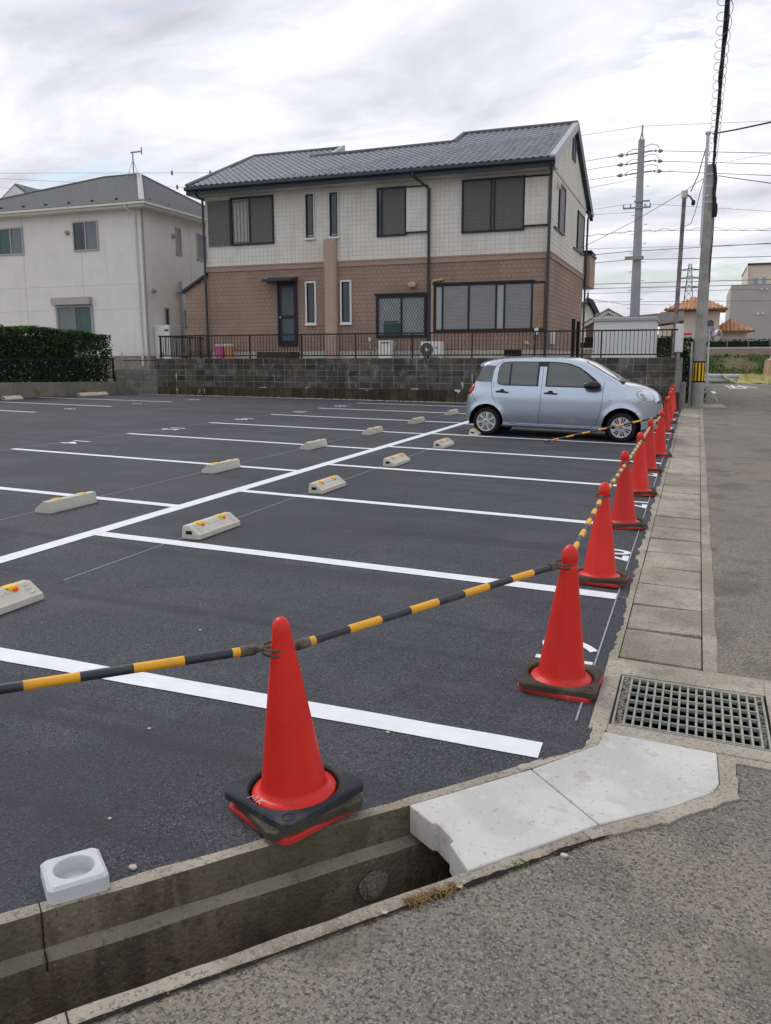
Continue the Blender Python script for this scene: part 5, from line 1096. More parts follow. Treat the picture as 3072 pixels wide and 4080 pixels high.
seam(curve([(1.065, 1.435), (1.062, 1.0), (1.05, .6), (1.03, .245)]))
seam(curve([(.27, 1.46), (.14, 1.36), (.075, 1.15), (.075, .98), (.10, .82), (.19, .64), (.31, .50), (.40, .34), (.47, .27), (.60, .25)]))
seam([(.60, .25), (1.3, .243), (2.02, .25)]); seam(curve([(2.23, 1.10), (2.215, .98), (2.21, .8), (2.17, .5), (2.09, .28), (2.02, .25)]))
seam(curve([(CX(2.90), .70), (CX(2.96), .76), (CX(3.02), .80)])); seam(curve([(-.30, .79), (-.25, .70), (-.215, .66)])); seam(curve([(CX(2.60), 1.04), (CX(2.8), 1.0), (CX(2.98), .955), (CX(3.12), .90)]), w_=.003)
panel([(-.02 + .3, .2), (2.25, .2), (2.25, .245), (.30, .245)], .003, 'sill_strip', M['car'], nxp=30, nzp=2)
# lamps
HLp = [(CX(a), b) for a, b in [(2.845, .905), (2.90, .945), (2.99, .952), (3.10, .925), (3.20, .865), (3.255, .805), (3.24, .765), (3.15, .762), (3.02, .785), (2.91, .835)]]
panel(smoothpoly(HLp, 1), .004, 'headlamp_rim', M['carblk'], nxp=30); panel(smoothpoly(HLp, 1), .009, 'headlamp', M['lampw'], nxp=30, shrink=.07); panel([(CX(a), b) for a, b in [(2.93, .90), (3.0, .90), (3.10, .80), (3.02, .80)]], .0115, 'headlamp_reflector', M['lampi'], nxp=12)
for sgn in (-1, 1):
    m_ = MB(); m_.lathe([(.0005, -.125), (.035, -.12), (.062, -.08), (.075, 0), (.062, .08), (.035, .112), (.0005, .12)], 20)
    tl = Matrix.Translation((-.315, sgn * .742, .885)) @ Matrix.Rotation(R(28), 4, 'Y') @ Matrix.Diagonal((.62, 1.05, 1, 1)); m_.v = [tuple(tl @ Vector(v)) for v in m_.v]; m_.build('tail_lamp', M['lampr'], CAR, smooth=True)
for sgn in (-1, 1):
    m_ = MB(); m_.lathe([(.0005, -.10), (.05, -.095), (.078, -.06), (.088, 0), (.074, .06), (.045, .09), (.0005, .095)], 20)
    tl = Matrix.Translation((2.03, sgn * .955, 1.035)) @ Matrix.Rotation(R(90), 4, 'Y') @ Matrix.Diagonal((.95, 1.1, 1.6, 1)); m_.v = [tuple(tl @ Vector(v)) for v in m_.v]; o = m_.build('door_mirror', M['carblk'], CAR, smooth=True)
    m_ = MB(); m_.hexa([(2.02, sgn * .82, .955), (2.16, sgn * .80, .965), (2.14, sgn * .93, .985), (2.06, sgn * .93, .985)], [(2.04, sgn * .80, 1.0), (2.17, sgn * .79, 1.03), (2.13, sgn * .93, 1.03), (2.06, sgn * .93, 1.03)]); m_.build('mirror_foot', M['carblk'], CAR, fixn=True)
    for hx in (.30, 1.24):
        m_ = MB(); pts = [(hx - .12, .862), (hx - .06, .868), (hx + .06, .862), (hx + .13, .855)]; m_.tube([(x, sgn * (SY(x, z) + .022), z) for x, z in pts], [.014, .018, .018, .013], 8); m_.build('door_handle', M['carblk'], CAR, smooth=True)
        m_ = MB(); m_.lathe([(.0005, .004), (.045, .003), (.052, -.004)], 18, (0, 0, 0), axis='y'); m_.v = [(hx + a, sgn * (SY(hx, .875) + b), .872 + c * .9) for a, b, c in m_.v]; m_.build('handle_cup', M['carblk'], CAR, smooth=True)
    m_ = MB(); m_.lathe([(.0005, .012), (.03, .008), (.036, 0)], 16, axis='y'); m_.v = [(2.36 + a, sgn * (SY(2.36, .78) + b), .78 + c * .55) for a, b, c in m_.v]; m_.build('side_marker', M['lampw'], CAR, smooth=True)
def noseX(y, z):
    lo, hi = 2.59, X1
    if SY(hi - 1e-4, min(z, Tf(hi) - .01)) > abs(y) and Tf(hi) > z > Bf(hi): return hi
    for _ in range(40):
        m = (lo + hi) / 2
        if z < Tf(m) and z > Bf(m) and SY(m, z) > abs(y): lo = m
        else: hi = m
    return lo
def nose(y0, y1, z0, z1, off, name, mt):
    m_ = MB(); m_.grid(lambda u, v: ((lambda y, z: (noseX(y, z) + off, y + (off * .6 if y > 0 else -off * .6), z))(y0 + (y1 - y0) * u, z0 + (z1 - z0) * v)), 26, 5); return m_.build(name, mt, CAR, smooth=True)
nose(-.50, .50, .72, .775, .006, 'upper_grille', M['carblk']); nose(-.52, .52, .34, .52, .006, 'lower_grille', M['carblk']); nose(-.165, .165, .575, .68, .010, 'number_plate', M['white'])
m_ = MB(); m_.tube([(2.50, -.45, 1.15), (2.30, -.1, 1.25), (2.20, .25, 1.31)], .008, 5); m_.build('wiper', M['carblk'], CAR); m_ = MB(); m_.box(2.47, 2.57, -.62, .62, 1.07, 1.118); m_.build('cowl', M['carblk'], CAR)
m_ = MB(); m_.tube([(.28, .0, 1.50), (.20, .0, 1.56)], [.012, .004], 6); m_.build('aerial', M['carblk'], CAR)
for cx_, cz_, R_ in ARCH:
    for sgn in (-1, 1):
        m_ = MB(); m_.grid(lambda u, v: (cx_ + (R_ + .004) * math.cos(math.pi * (1.15 * u - .075)), sgn * (.845 - .415 * v), cz_ + (R_ + .004) * math.sin(math.pi * (1.15 * u - .075))), 24, 2)
        m_.lathe([(.001, 0), (R_ + .004, 0)], 24, (cx_, sgn * .43, cz_), axis='y'); m_.build('wheel_arch_liner', M['hole'], CAR)
def make_wheel(sgn):
    r_ = .274; yo = sgn * .815; w_ = .165
    m_ = MB(); m_.lathe([(.19, 0), (.225, .004), (r_ - .022, -.006), (r_ - .006, -.018), (r_, -.04), (r_, -w_ + .04), (r_ - .01, -w_ + .015), (.235, -w_), (.19, -w_)], 48, axis='y'); m_.v = [(x, yo + sgn * y, z) for x, y, z in m_.v]; o = m_.build('tyre', M['tyre'], CAR, smooth=True, fixn=True, world=False)
    m_ = MB(); m_.lathe([(.001, -.05), (.18, -.05), (.19, -.012)], 40, axis='y'); m_.v = [(x, yo + sgn * y, z) for x, y, z in m_.v]; a = m_.build('rim_well', M['hole'], o, world=False)
    m_ = MB(); m_.lathe([(.196, -.006), (.190, .004), (.172, .000), (.166, -.012)], 48, axis='y')
    for k in range(7):
        t0 = k * 2 * math.pi / 7
        for dt, hw0, hw1 in ((0, .020, .036), (math.pi / 7, .007, .007)):
            t = t0 + dt; pts = []
            for rad, hw, y in ((.035, min(hw0, .013), .004), (.10, hw0, .003), (.172, hw1, -.001)): pts.append((rad, hw, y))
            for (ra, ha, yy), (rb, hb, yb2) in zip(pts[:-1], pts[1:]):
                ux, uz = math.cos(t), math.sin(t); vx, vz = -uz, ux
                m_.add([(ux * ra - vx * ha, yy, uz * ra - vz * ha), (ux * rb - vx * hb, yb2, uz * rb - vz * hb), (ux * rb + vx * hb, yb2, uz * rb + vz * hb), (ux * ra + vx * ha, yy, uz * ra + vz * ha),
                        (ux * ra - vx * ha * 1.1, yy - .02, uz * ra - vz * ha * 1.1), (ux * rb - vx * hb * 1.1, yb2 - .02, uz * rb - vz * hb * 1.1), (ux * rb + vx * hb * 1.1, yb2 - .02, uz * rb + vz * hb * 1.1), (ux * ra + vx * ha * 1.1, yy - .02, uz * ra + vz * ha * 1.1)],
                       [(0, 1, 2, 3), (0, 4, 5, 1), (3, 2, 6, 7)])
    m_.lathe([(.058, -.012), (.055, .004), (.04, .008), (.0005, .009)], 24, axis='y'); m_.v = [(x, yo + sgn * y, z) for x, y, z in m_.v]; m_.build('wheel_cover', M['rim'], o, smooth=True, angle=30, world=False)
    m_ = MB(); m_.lathe([(.026, .010), (.024, .014), (.0005, .015)], 20, axis='y'); m_.v = [(x, yo + sgn * y, z) for x, y, z in m_.v]; m_.build('hub_badge', M['lampi'], o, world=False)
    return o
for sgn in (-1, 1):
    o = make_wheel(sgn)
    o.location = (0, 0, .272); o.rotation_euler.y = .35; o2 = copy_tree(o, CAR); o2.location = (2.58, 0, .272); o2.rotation_euler.y = .9
CAR.location = (-3.855, 16.985, (gz(-3.82, 16.2) + gz(-3.82, 17.8)) / 2 + .002)
cz0 = gz(-3.82, 17.0); CAR.rotation_euler = (math.atan((gz(-2.5, 17.8) - gz(-2.5, 16.2)) / 1.6), -math.atan((gz(-1.24, 17.0) - gz(-3.82, 17.0)) / 2.58), R(-.5))

# ------------------------------------------------------------------ shed, poles, wires, far background
SH = thing('storage_shed', 'pale grey metal storage shed behind the railing', 'shed', (-2.2, 28.5, WT))
m_ = MB(); m_.box(-3.21, -1.30, 28.0, 29.2, WT + .13, 2.90); m_.build('shed_body', M['white'], SH); m_ = MB(); m_.box(-3.24, -1.28, 27.97, 29.23, WT - .03, WT + .13); m_.build('shed_base', M['white'], SH)
m_ = MB(); m_.prism([(27.93, 2.88), (27.93, 2.97), (28.05, 3.0), (29.3, 2.94), (29.3, 2.85)], -3.25, -1.26, lambda a, b, h: (h, a, b)); m_.build('shed_roof', M['pvcgrey'], SH, bevel=.008, fixn=True)
for i in range(15): x = -3.12 + i * .123; m_ = MB(); m_.box(x, x + .02, 27.99, 28.0, WT + .15, 2.87); m_.build('panel_rib', M['white'], SH)
EP = thing('utility_pole', 'thick concrete utility pole with a yellow and black band beside the gutter', 'pole', (.045, 27.25, .2))
m_ = MB(); m_.tube([(.045, 27.25, .1), (.02, 27.25, 3.6), (.008, 27.25, 7.22)], [.185, .160, .135], 28); m_.build('pole_shaft', M['pole'], EP, smooth=True)
m_ = MB(); m_.tube([(.038, 27.25, 1.0), (.037, 27.25, 1.63)], [.183, .180], 28); m_.build('warning_band', M['blk'], EP, smooth=True)
for k in range(11):
    t = 2 * math.pi * k / 11 + .25; hw = .155
    m_ = MB(); m_.grid(lambda u, v: (.038 + .186 * math.cos(t + hw * (2 * u - 1)), 27.25 + .186 * math.sin(t + hw * (2 * u - 1)), 1.045 + .54 * v), 3, 1); m_.build('band_stripe', M['yel'], EP, smooth=True)
for x0 in (-.155,):
    m_ = MB(); m_.tube([(x0 - .02, 27.2, .12), (x0 - .045, 27.2, 2.2)], .035, 8); m_.build('cable_riser', M['pvcgrey'], EP, smooth=True)
m_ = MB(); m_.tube([(-.125, 27.2, 5.0), (-.13, 27.2, 8.1)], .05, 10); m_.tube([(-.13, 27.2, 8.06), (-.13, 27.2, 8.12)], .085, 10); m_.tube([(-.21, 27.2, 7.5), (-.04, 27.2, 7.5)], .02, 6); m_.build('steel_extension', M['steel_l'], EP, smooth=True)
for z in (6.95, 6.62, 6.35, 6.18): m_ = MB(); m_.lathe([(.150, -.02), (.156, -.02), (.156, .02), (.150, .02)], 20, (.01, 27.25, z)); m_.build('clamp_band', M['steel_l'], EP)
m_ = MB(); m_.lathe([(.001, -.2), (.06, -.19), (.075, 0), (.06, .18), (.001, .2)], 12, (.19, 27.15, 5.95)); m_.tube([(.19, 27.15, 6.3), (.19, 27.15, 6.1)], .03, 6); m_.build('cable_closure', M['cable'], EP, smooth=True)
m_ = MB(); m_.tube([(.175, 27.2, 5.78), (.18, 27.15, 5.2), (.165, 27.15, 4.4), (.175, 27.2, 3.9)], .018, 6); m_.tube([(.10, 27.1, 7.2), (.16, 27.12, 6.8), (.14, 27.1, 6.4), (.17, 27.12, 6.15)], .045, 8); m_.build('pole_cables', M['cable'], EP, smooth=True)
for k in range(13): z = 1.9 + k * .37; m_ = MB(); m_.tube([(.03, 27.09, z), (.03, 27.06, z)], .012, 6); m_.build('step_socket', M['carblk'], EP)
CB = thing('overhead_cable', 'thick black cable bundle with spiral hangers running overhead to the near pole', 'cable', (.07, 27.2, 7.2))
def cab(t): y = 27.2 - 30 * t; return Vector((.07 + .03 * t, y, 7.22 - .9 * (4 * t * (1 - t)) * .35 + .1 * t))
m_ = MB(); m_.tube([cab(i / 40) for i in range(41)], .036, 8); m_.build('cable_core', M['cable'], CB, smooth=True)
m_ = MB(); m_.tube([cab(i / 40) + Vector((.035 * math.sin(i * .9), 0, .05 * math.cos(i * .7))) for i in range(41)], .02, 6); m_.build('cable_strand', M['cable'], CB, smooth=True)
m_ = MB(); m_.tube([cab(i / 700) + Vector((.115 * math.cos(i / 700 * 30 / .62 * 6.283) - .025, 0, .115 * math.sin(i / 700 * 30 / .62 * 6.283))) for i in range(701)], .005, 5); m_.build('spiral_hanger', M['wire'], CB)
RP = thing('steel_post', 'tall thin rusty steel post behind the railing beside the shed', 'post', (-.72, 27.5, WT))
m_ = MB(); m_.tube([(-.72, 27.5, WT - .05), (-.70, 27.5, 4.0), (-.68, 27.5, 6.55)], [.068, .065, .060], 14); m_.build('post_shaft', M['rust'], RP, smooth=True); m_ = MB(); m_.tube([(-.68, 27.5, 6.40), (-.68, 27.5, 6.60)], .095, 14); m_.build('post_cap', M['ivory'], RP, smooth=True)
m_ = MB(); m_.tube([(-.64, 27.5, 6.50), (-.52, 27.45, 6.42), (-.44, 27.45, 6.30)], .025, 6); m_.lathe([(.001, -.1), (.06, -.06), (.05, .05), (.001, .08)], 8, (-.42, 27.45, 6.25)); m_.build('weatherhead', M['cable'], RP)
MC = thing('meter_cabinet', 'tall narrow white meter cabinet beside the rusty post', 'cabinet', (-.58, 27.25, 1.9)); m_ = MB(); m_.box(-.70, -.46, 27.2, 27.42, 1.90, 2.74); m_.build('cabinet_box', M['white'], MC, bevel=.012); m_ = MB(); m_.box(-.66, -.50, 27.192, 27.2, 1.95, 2.68); m_.build('cabinet_door', M['white'], MC); m_ = MB(); m_.box(-.62, -.54, 27.3, 27.4, 1.6, 1.92); m_.build('cabinet_leg', M['pvcgrey'], MC)
TP = thing('utility_pole', 'tall pale concrete power pole with three tiers of insulator arms beyond the shed', 'pole', (-4.2, 60, 2.2))
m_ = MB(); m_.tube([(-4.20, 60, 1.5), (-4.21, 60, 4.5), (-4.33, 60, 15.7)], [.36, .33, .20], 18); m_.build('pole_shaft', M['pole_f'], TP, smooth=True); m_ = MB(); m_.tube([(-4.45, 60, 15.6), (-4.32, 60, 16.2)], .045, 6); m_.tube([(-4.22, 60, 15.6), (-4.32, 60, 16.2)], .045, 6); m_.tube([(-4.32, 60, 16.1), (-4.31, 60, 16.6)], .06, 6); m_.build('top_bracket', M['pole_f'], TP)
for zl, zr in ((14.84, 14.91), (14.26, 14.28), (13.59, 13.67)):
    zc = (zl + zr) / 2 + .08
    m_ = MB(); m_.tube([(-5.0, 60, zc - .08), (-3.6, 60, zc + .02)], .05, 6); m_.build('crossarm', M['steel'], TP)
    for xa, xb, za, zb_ in ((-5.0, -5.85, zc - .08, zl), (-3.6, -2.92, zc + .02, zr)):
        m_ = MB(); m_.tube([(xa + (xb - xa) * t, 60, za + (zb_ - za) * t) for t in (0, .15, .2, .3, .35, .5, .55, .7, 1)], [.03, .03, .08, .08, .03, .03, .11, .13, .02], 8); m_.build('insulator', M['steel'], TP)
    m_ = MB(); m_.tube([(-4.2, 59.9, zc + .25), (-3.7, 59.9, zc + .42), (-3.3, 59.9, zc + .32), (-3.2, 59.9, zc + .1)], .022, 5); m_.tube([(-4.4, 59.9, zc + .12), (-4.8, 59.9, zc + .2), (-5.2, 59.9, zc - .0)], .022, 5); m_.build('jumper_wire', M['wire'], TP)
for x0, x1, z in ((-5.28, -3.53, 11.45), (-4.6, -3.6, 11.85)): m_ = MB(); m_.box(x0, x1, 59.7, 59.8, z - .05, z + .05); m_.build('crossarm', M['steel'], TP)
for x in (-5.25, -4.8, -3.9, -3.56): m_ = MB(); m_.tube([(x, 59.7, 11.45), (x, 59.7, 11.68)], .05, 6); m_.build('pin_insulator', M['pole_f'], TP)
m_ = MB(); m_.box(-5.0, -3.8, 59.5, 59.7, 8.15, 8.36); m_.build('junction_box', M['steel'], TP)
for k in range(15): z = 5.0 + k * .6; m_ = MB(); m_.tube([(-4.22 + (.30 if k % 2 else -.30), 59.9, z), (-4.22 + (.52 if k % 2 else -.52), 59.9, z)], .02, 5); m_.build('step_bolt', M['steel'], TP)
WIRES = [
    ('thin earth wire over the top of the tall power pole', .016, [(-9.81, 60, 16.22), (-4.33, 60, 16.54), (3.33, 60, 16.15), (14, 60, 15.7)]),
    ('upper power line running left from the tall power pole', .024, [(-9.58, 60, 14.53), (-5.80, 60, 14.84)]), ('upper power line running right from the tall power pole', .028, [(-2.91, 60, 14.91), (3.47, 60, 14.26), (14, 60, 13.4)]),
    ('middle power line running left from the tall power pole', .024, [(-9.56, 60, 13.97), (-5.85, 60, 14.26)]), ('middle power line running right from the tall power pole', .028, [(-2.95, 60, 14.28), (3.52, 60, 13.61), (14, 60, 12.7)]),
    ('lower power line running left from the tall power pole', .024, [(-9.54, 60, 13.32), (-5.86, 60, 13.59)]), ('lower power line running right from the tall power pole', .028, [(-2.96, 60, 13.67), (3.57, 60, 12.93), (14, 60, 12.0)]),
    ('thin line meeting the tall power pole below its insulators', .018, [(-9.43, 60, 12.73), (-4.54, 60, 13.32)]), ('thin line rising right behind the near pole', .014, [(-2.95, 60.2, 13.65), (3.47, 60.2, 14.24), (14, 60.2, 15.4)]),
    ('line from the low crossarm of the tall power pole to the right', .016, [(-3.55, 60, 11.68), (3.73, 60, 10.78), (14, 60, 10)]), ('upper line from the left end of the low crossarm', .015, [(-9.39, 60, 11.38), (-4.62, 60, 11.78)]), ('lower line from the left end of the low crossarm', .015, [(-9.38, 60, 11.19), (-4.55, 60, 11.23)]),
    ('service wire sloping from the near pole to the brown house', .013, [(-5.88, 38, 6.03), (-4.53, 36, 6.25), (-2.61, 34, 6.77), (-.80, 30, 7.0), (-.17, 27.3, 6.88)]),
    ('wavy wrapped cable across the sky', .022, [(-9.95, 64, 10.31), (-4.92, 64, 10.57), (-.3, 64, 10.40), (5.2, 64, 10.07), (15, 64, 9.6)]),
    ('thin cable above the thick pair of communication cables', .018, [(-9.92, 64, 9.54), (5.26, 64, 9.26), (15, 64, 9.1)]), ('thick communication cable rising to the right', .034, [(-9.9, 64, 8.96), (-4.98, 64, 9.20), (5.25, 64, 9.35), (15, 64, 9.5)]),
    ('thick cable through the junction box of the tall pole', .032, [(-9.88, 64, 8.35), (-5.04, 64, 8.64), (-.31, 64, 8.53), (4.19, 64, 8.47)]),
    ('upper of the two thick railway feeder wires', .034, [(-9.83, 64, 7.02), (5.44, 64, 6.95), (15, 64, 6.9)]), ('lower of the two thick railway feeder wires', .034, [(-9.82, 64, 6.72), (5.46, 64, 6.61), (15, 64, 6.5)]), ('thinner railway wire just below the two feeder wires', .022, [(-9.81, 64, 6.37), (5.49, 64, 6.33), (15, 64, 6.3)]),
    ('sagging wire low over the far roofs', .022, [(-7.72, 64, 5.98), (-5.23, 64, 5.53), (-1.64, 64, 5.40)]), ('lowest railway wire, just above the far roofs', .024, [(-9.79, 64, 5.79), (5.55, 64, 5.53), (15, 64, 5.4)]),
    ('black cable leaving the top of the near pole to the right', .022, [(.0, 27.2, 8.06), (.6, 25.5, 7.72), (1.85, 22, 7.07), (6, 10, 6.4)]), ('thin wire leaving the near pole to the right below the cable', .012, [(.22, 27.3, 6.92), (2.15, 24, 5.87), (8, 14, 5)]),
    ('cable dropping from the steel extension to the rusty post', .016, [(-.15, 27.2, 7.75), (-.20, 27.3, 7.55), (-.33, 27.4, 6.99), (-.51, 27.5, 6.57)]), ('thin cable looping down from the near pole to the rusty post', .010, [(-.17, 27.3, 6.88), (-.34, 27.4, 6.02), (-.45, 27.5, 5.66), (-.63, 27.5, 5.59)]),
    ('topmost thin wire over the gap between the houses', .022, [(-110, 70, 23.2), (-60, 70, 19.7), (-50.8, 70, 19.03), (-42.5, 70, 18.42), (-30, 70, 17.5)]), ('second thin wire over the gap between the houses', .022, [(-110, 70, 24.4), (-60, 70, 18.9), (-50.8, 70, 17.93), (-45.35, 70, 17.33), (-30, 70, 15.7)]),
    ('third thin wire over the gap between the houses', .022, [(-110, 70, 23.0), (-60, 70, 18.1), (-48.6, 70, 16.97), (-43.9, 70, 16.49), (-30, 70, 15)]), ('fourth thin wire over the gap between the houses', .022, [(-110, 70, 21.2), (-60, 70, 17.1), (-45.6, 70, 15.91), (-43.76, 70, 15.76), (-30, 70, 14.7)])]
for lab, r_, pts in WIRES:
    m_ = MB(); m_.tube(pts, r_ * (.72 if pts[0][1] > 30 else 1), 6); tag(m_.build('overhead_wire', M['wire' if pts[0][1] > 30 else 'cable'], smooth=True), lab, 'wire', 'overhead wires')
m_ = MB(); m_.tube([(-9.95 + i * .1, 64, 10.36 + .07 * math.sin(i * .55) + .2 * math.sin((i * .1) / 15 * 3.1) - .3 * max(0, (i * .1 - 8) / 10)) for i in range(190)], .014, 5); tag(m_.build('wrap_wire', M['wire']), 'thin spiral wire wound along the wavy cable', 'wire', 'overhead wires')
for i, (x, z) in enumerate([(-47.0, 18.75), (-42.9, 18.45), (-50.6, 17.92), (-46.5, 17.46), (-44, 16.5)]):
    m_ = MB(); m_.lathe([(.001, -.25), (.10, -.12), (.10, .12), (.001, .25)], 8, (x, 70, z)); tag(m_.build('wire_marker', M['wire']), 'small dark marker hanging on a thin wire above the pale house roof', 'marker', 'wire markers')

# ------------------------------------------------------------------ far right: bank, railway, houses
bank = MB()
def bankp(u, v):
    x = -14 + 74 * u; y = 47.1 + 3.6 * v; z = .30 + 1.50 * v ** .8 + .10 * math.sin(x * 1.7 + v * 5) * v * (1 - v) * 3
    return (x, y, z)
bank.grid(bankp, 150, 14); struct(bank.build('embankment', M['grass'], smooth=True))
bw = MB(); bw.box(-14, 60, 50.7, 50.85, 1.2, 1.86); struct(bw.build('bank_kerb', M['retain']))
bl2 = MB(); bl2.add([(-14, 50.85, 1.83), (60, 50.85, 1.83), (60, 52.4, 2.24), (-14, 52.4, 2.24), (60, 56, 2.25), (-14, 56, 2.25)], [(0, 1, 2, 3), (3, 2, 4, 5)]); struct(bl2.build('railway_ballast', M['ballast']))
gr = MB(); pts = []
for i in range(5200):
    x = random.uniform(-2, 9); v = random.random(); p = bankp((x + 14) / 74, v); pts.append((p[0], p[1], p[2] + random.uniform(0, .16)))
pts = [p for p in pts if math.sin(p[0] * 2.3) + math.sin(p[1] * 3.1 + p[0]) + random.gauss(0, .5) > -.1]
leaves(gr, pts, .10, .35); stuff(tag(gr.build('bank_grass', M['leaf2']), 'patchy weeds and grass on the railway bank', 'grass'))
TB = thing('cable_trough', 'white cable trough along the top of the ballast', 'trough', (3, 52.5, 2.2)); m_ = MB(); m_.box(-14, 60, 52.45, 52.65, 2.2, 2.33); m_.build('trough_body', M['conc_new'], TB)
m_ = MB(); m_.box(4.1, 9, 53, 54, 2.3, 2.62); tag(m_.build('line_box', M['steel_l'], bevel=.03), 'pale blue grey box beside the cable trough', 'box')
HD = thing('dark_hedge', 'low dark hedge and fence along the far side of the railway', 'hedge', (3, 56.6, 2.2)); m_ = MB(); m_.box(-14, 60, 56.4, 57.2, 2.2, 2.72); m_.build('hedge_core', M['leafd'], HD); m_ = MB(); leaves(m_, [(random.uniform(-2, 10), 56.35 + random.uniform(-.05, .6), random.uniform(2.25, 2.85)) for _ in range(2600)], .07); stuff(m_.build('foliage', M['leafd'], HD))
for i in range(14): x = -2 + i * 1.2; m_ = MB(); m_.tube([(x, 56.2, 2.2), (x, 56.2, 2.95)], .02, 5); m_.build('post', M['lhframe'], HD)
m_ = MB(); m_.tube([(-14, 56.2, 2.9), (30, 56.2, 2.9)], .015, 5); m_.build('fence_wire', M['lhframe'], HD)
GRL = thing('guardrail', 'white corrugated guardrail along the road below the bank', 'guardrail', (3, 46.4, .4))
m_ = MB(); pr = [(0, .50), (-.05, .56), (-.05, .64), (0, .68), (0, .74), (-.05, .78), (-.05, .86), (0, .92)]
m_.add([(x, 46.3 + dy, z) for x in (.38, 30) for dy, z in pr], [(i, i + 1, 9 + i, 8 + i) for i in range(7)]); m_.build('beam', M['steel_l'], GRL, fixn=True)
for x in (.6, 2.6, 4.6, 6.6, 8.6): m_ = MB(); m_.tube([(x, 46.4, .2), (x, 46.4, .95)], .06, 8); m_.build('post', M['steel_l'], GRL)
NT = thing('rubbish_net', 'yellow rubbish net draped over the guardrail and onto the road', 'net', (2.7, 46, .45))
m_ = MB(); m_.grid(lambda u, v: (2.0 + 1.65 * u + .35 * (1 - v) * (u - .5) * .5, 46.20 - .22 * (1 - v) ** 2 - .03 * math.sin(u * 17 + v * 3), .47 + .46 * v + .035 * math.sin(u * 14 + v * 6) * (1 - v)), 40, 12); m_.build('net_sheet', M['net'], NT, smooth=True)
m_ = MB(); m_.tube([(1.15, 46.2, .90), (1.35, 46.1, .75), (1.65, 45.95, .56), (1.95, 45.8, .46), (2.4, 45.7, .45)], [.04, .06, .07, .06, .05], 8); m_.build('net_edge', M['net'], NT, smooth=True)
TG = thing('covered_stack', 'tan sheet wrapped over a stack behind the guardrail', 'covered stack', (3.7, 47, .4))
m_ = MB(); m_.grid(lambda u, v: (3.62 + (.46 - .08 * v ** 3 + .035 * math.sin(u * 50) * (1.0)) * math.cos(u * 6.283), 47.2 + (.40 - .08 * v ** 3 + .03 * math.sin(u * 50)) * math.sin(u * 6.283), .3 + 1.30 * v), 96, 8); m_.lathe([(.38, 1.60), (.2, 1.70), (.001, 1.72)], 24, (3.62, 47.2, 0)); m_.build('tan_sheet', M['tarp'], TG, smooth=True); m_ = MB(); m_.tube([(3.4, 47, 1.62), (3.45, 47, 1.80)], .03, 6); m_.build('tie', M['white'], TG)
m_ = MB(); m_.box(3.55, 4.6, 45.75, 46.1, .40, .66); tag(m_.build('blue_sheet', M['blue'], bevel=.06), 'small folded blue sheet on the road by the net', 'sheet')
MR = thing('traffic_mirror', 'grey post carrying two round convex traffic mirrors', 'traffic mirror', (.45, 44, .4)); m_ = MB(); m_.tube([(.46, 44, .35), (.42, 44, 3.1)], .045, 10); m_.build('post', M['steel_l'], MR, smooth=True)
for dx, rot in ((.31, -38), (-.24, 60)):
    q = Matrix.Translation((.44 + dx, 43.95, 2.80)) @ Matrix.Rotation(R(rot), 4, 'Z')
    m_ = MB(); m_.lathe([(.001, -.07), (.15, -.055), (.28, -.012)], 24, axis='y'); m_.v = [tuple(q @ Vector(v)) for v in m_.v]; m_.build('mirror_face', M['mirror'], MR, smooth=True)
    m_ = MB(); m_.lathe([(.28, -.03), (.31, -.03), (.31, .03), (.22, .08), (.001, .09)], 24, axis='y'); m_.v = [tuple(q @ Vector(v)) for v in m_.v]; m_.build('mirror_hood', M['orange'], MR, smooth=True)
    m_ = MB(); m_.tube([(.43, 44, 2.75), (.44 + dx * .8, 44, 2.78)], .025, 6); m_.build('mirror_arm', M['steel_l'], MR)
# road markings far off
rm = MB()
strip(.64, 37.9, .70, 36.2, .16, M['paint'], 'painted_line', .006, parent=ROAD); strip(.72, 30.0, .62, 35.5, .05, M['chalk'], 'painted_line', .005, parent=ROAD); strip(.9, 45.2, 3.3, 45.2, .16, M['paint'], 'painted_line', .006, parent=ROAD)
for a in [(1.60, 44.6, 1.60, 41.2, .10), (1.62, 42.9, 2.0, 42.9, .5), (1.35, 41.2, 2.1, 41.2, .55), (1.90, 44.3, 2.15, 41.3, .11), (2.05, 43.6, 2.55, 42.1, .12), (2.25, 42.2, 2.62, 41.4, .12), (1.30, 43.9, 1.48, 42.4, .12)]: strip(*a, M['paint'], 'painted_letter', .006, parent=ROAD)
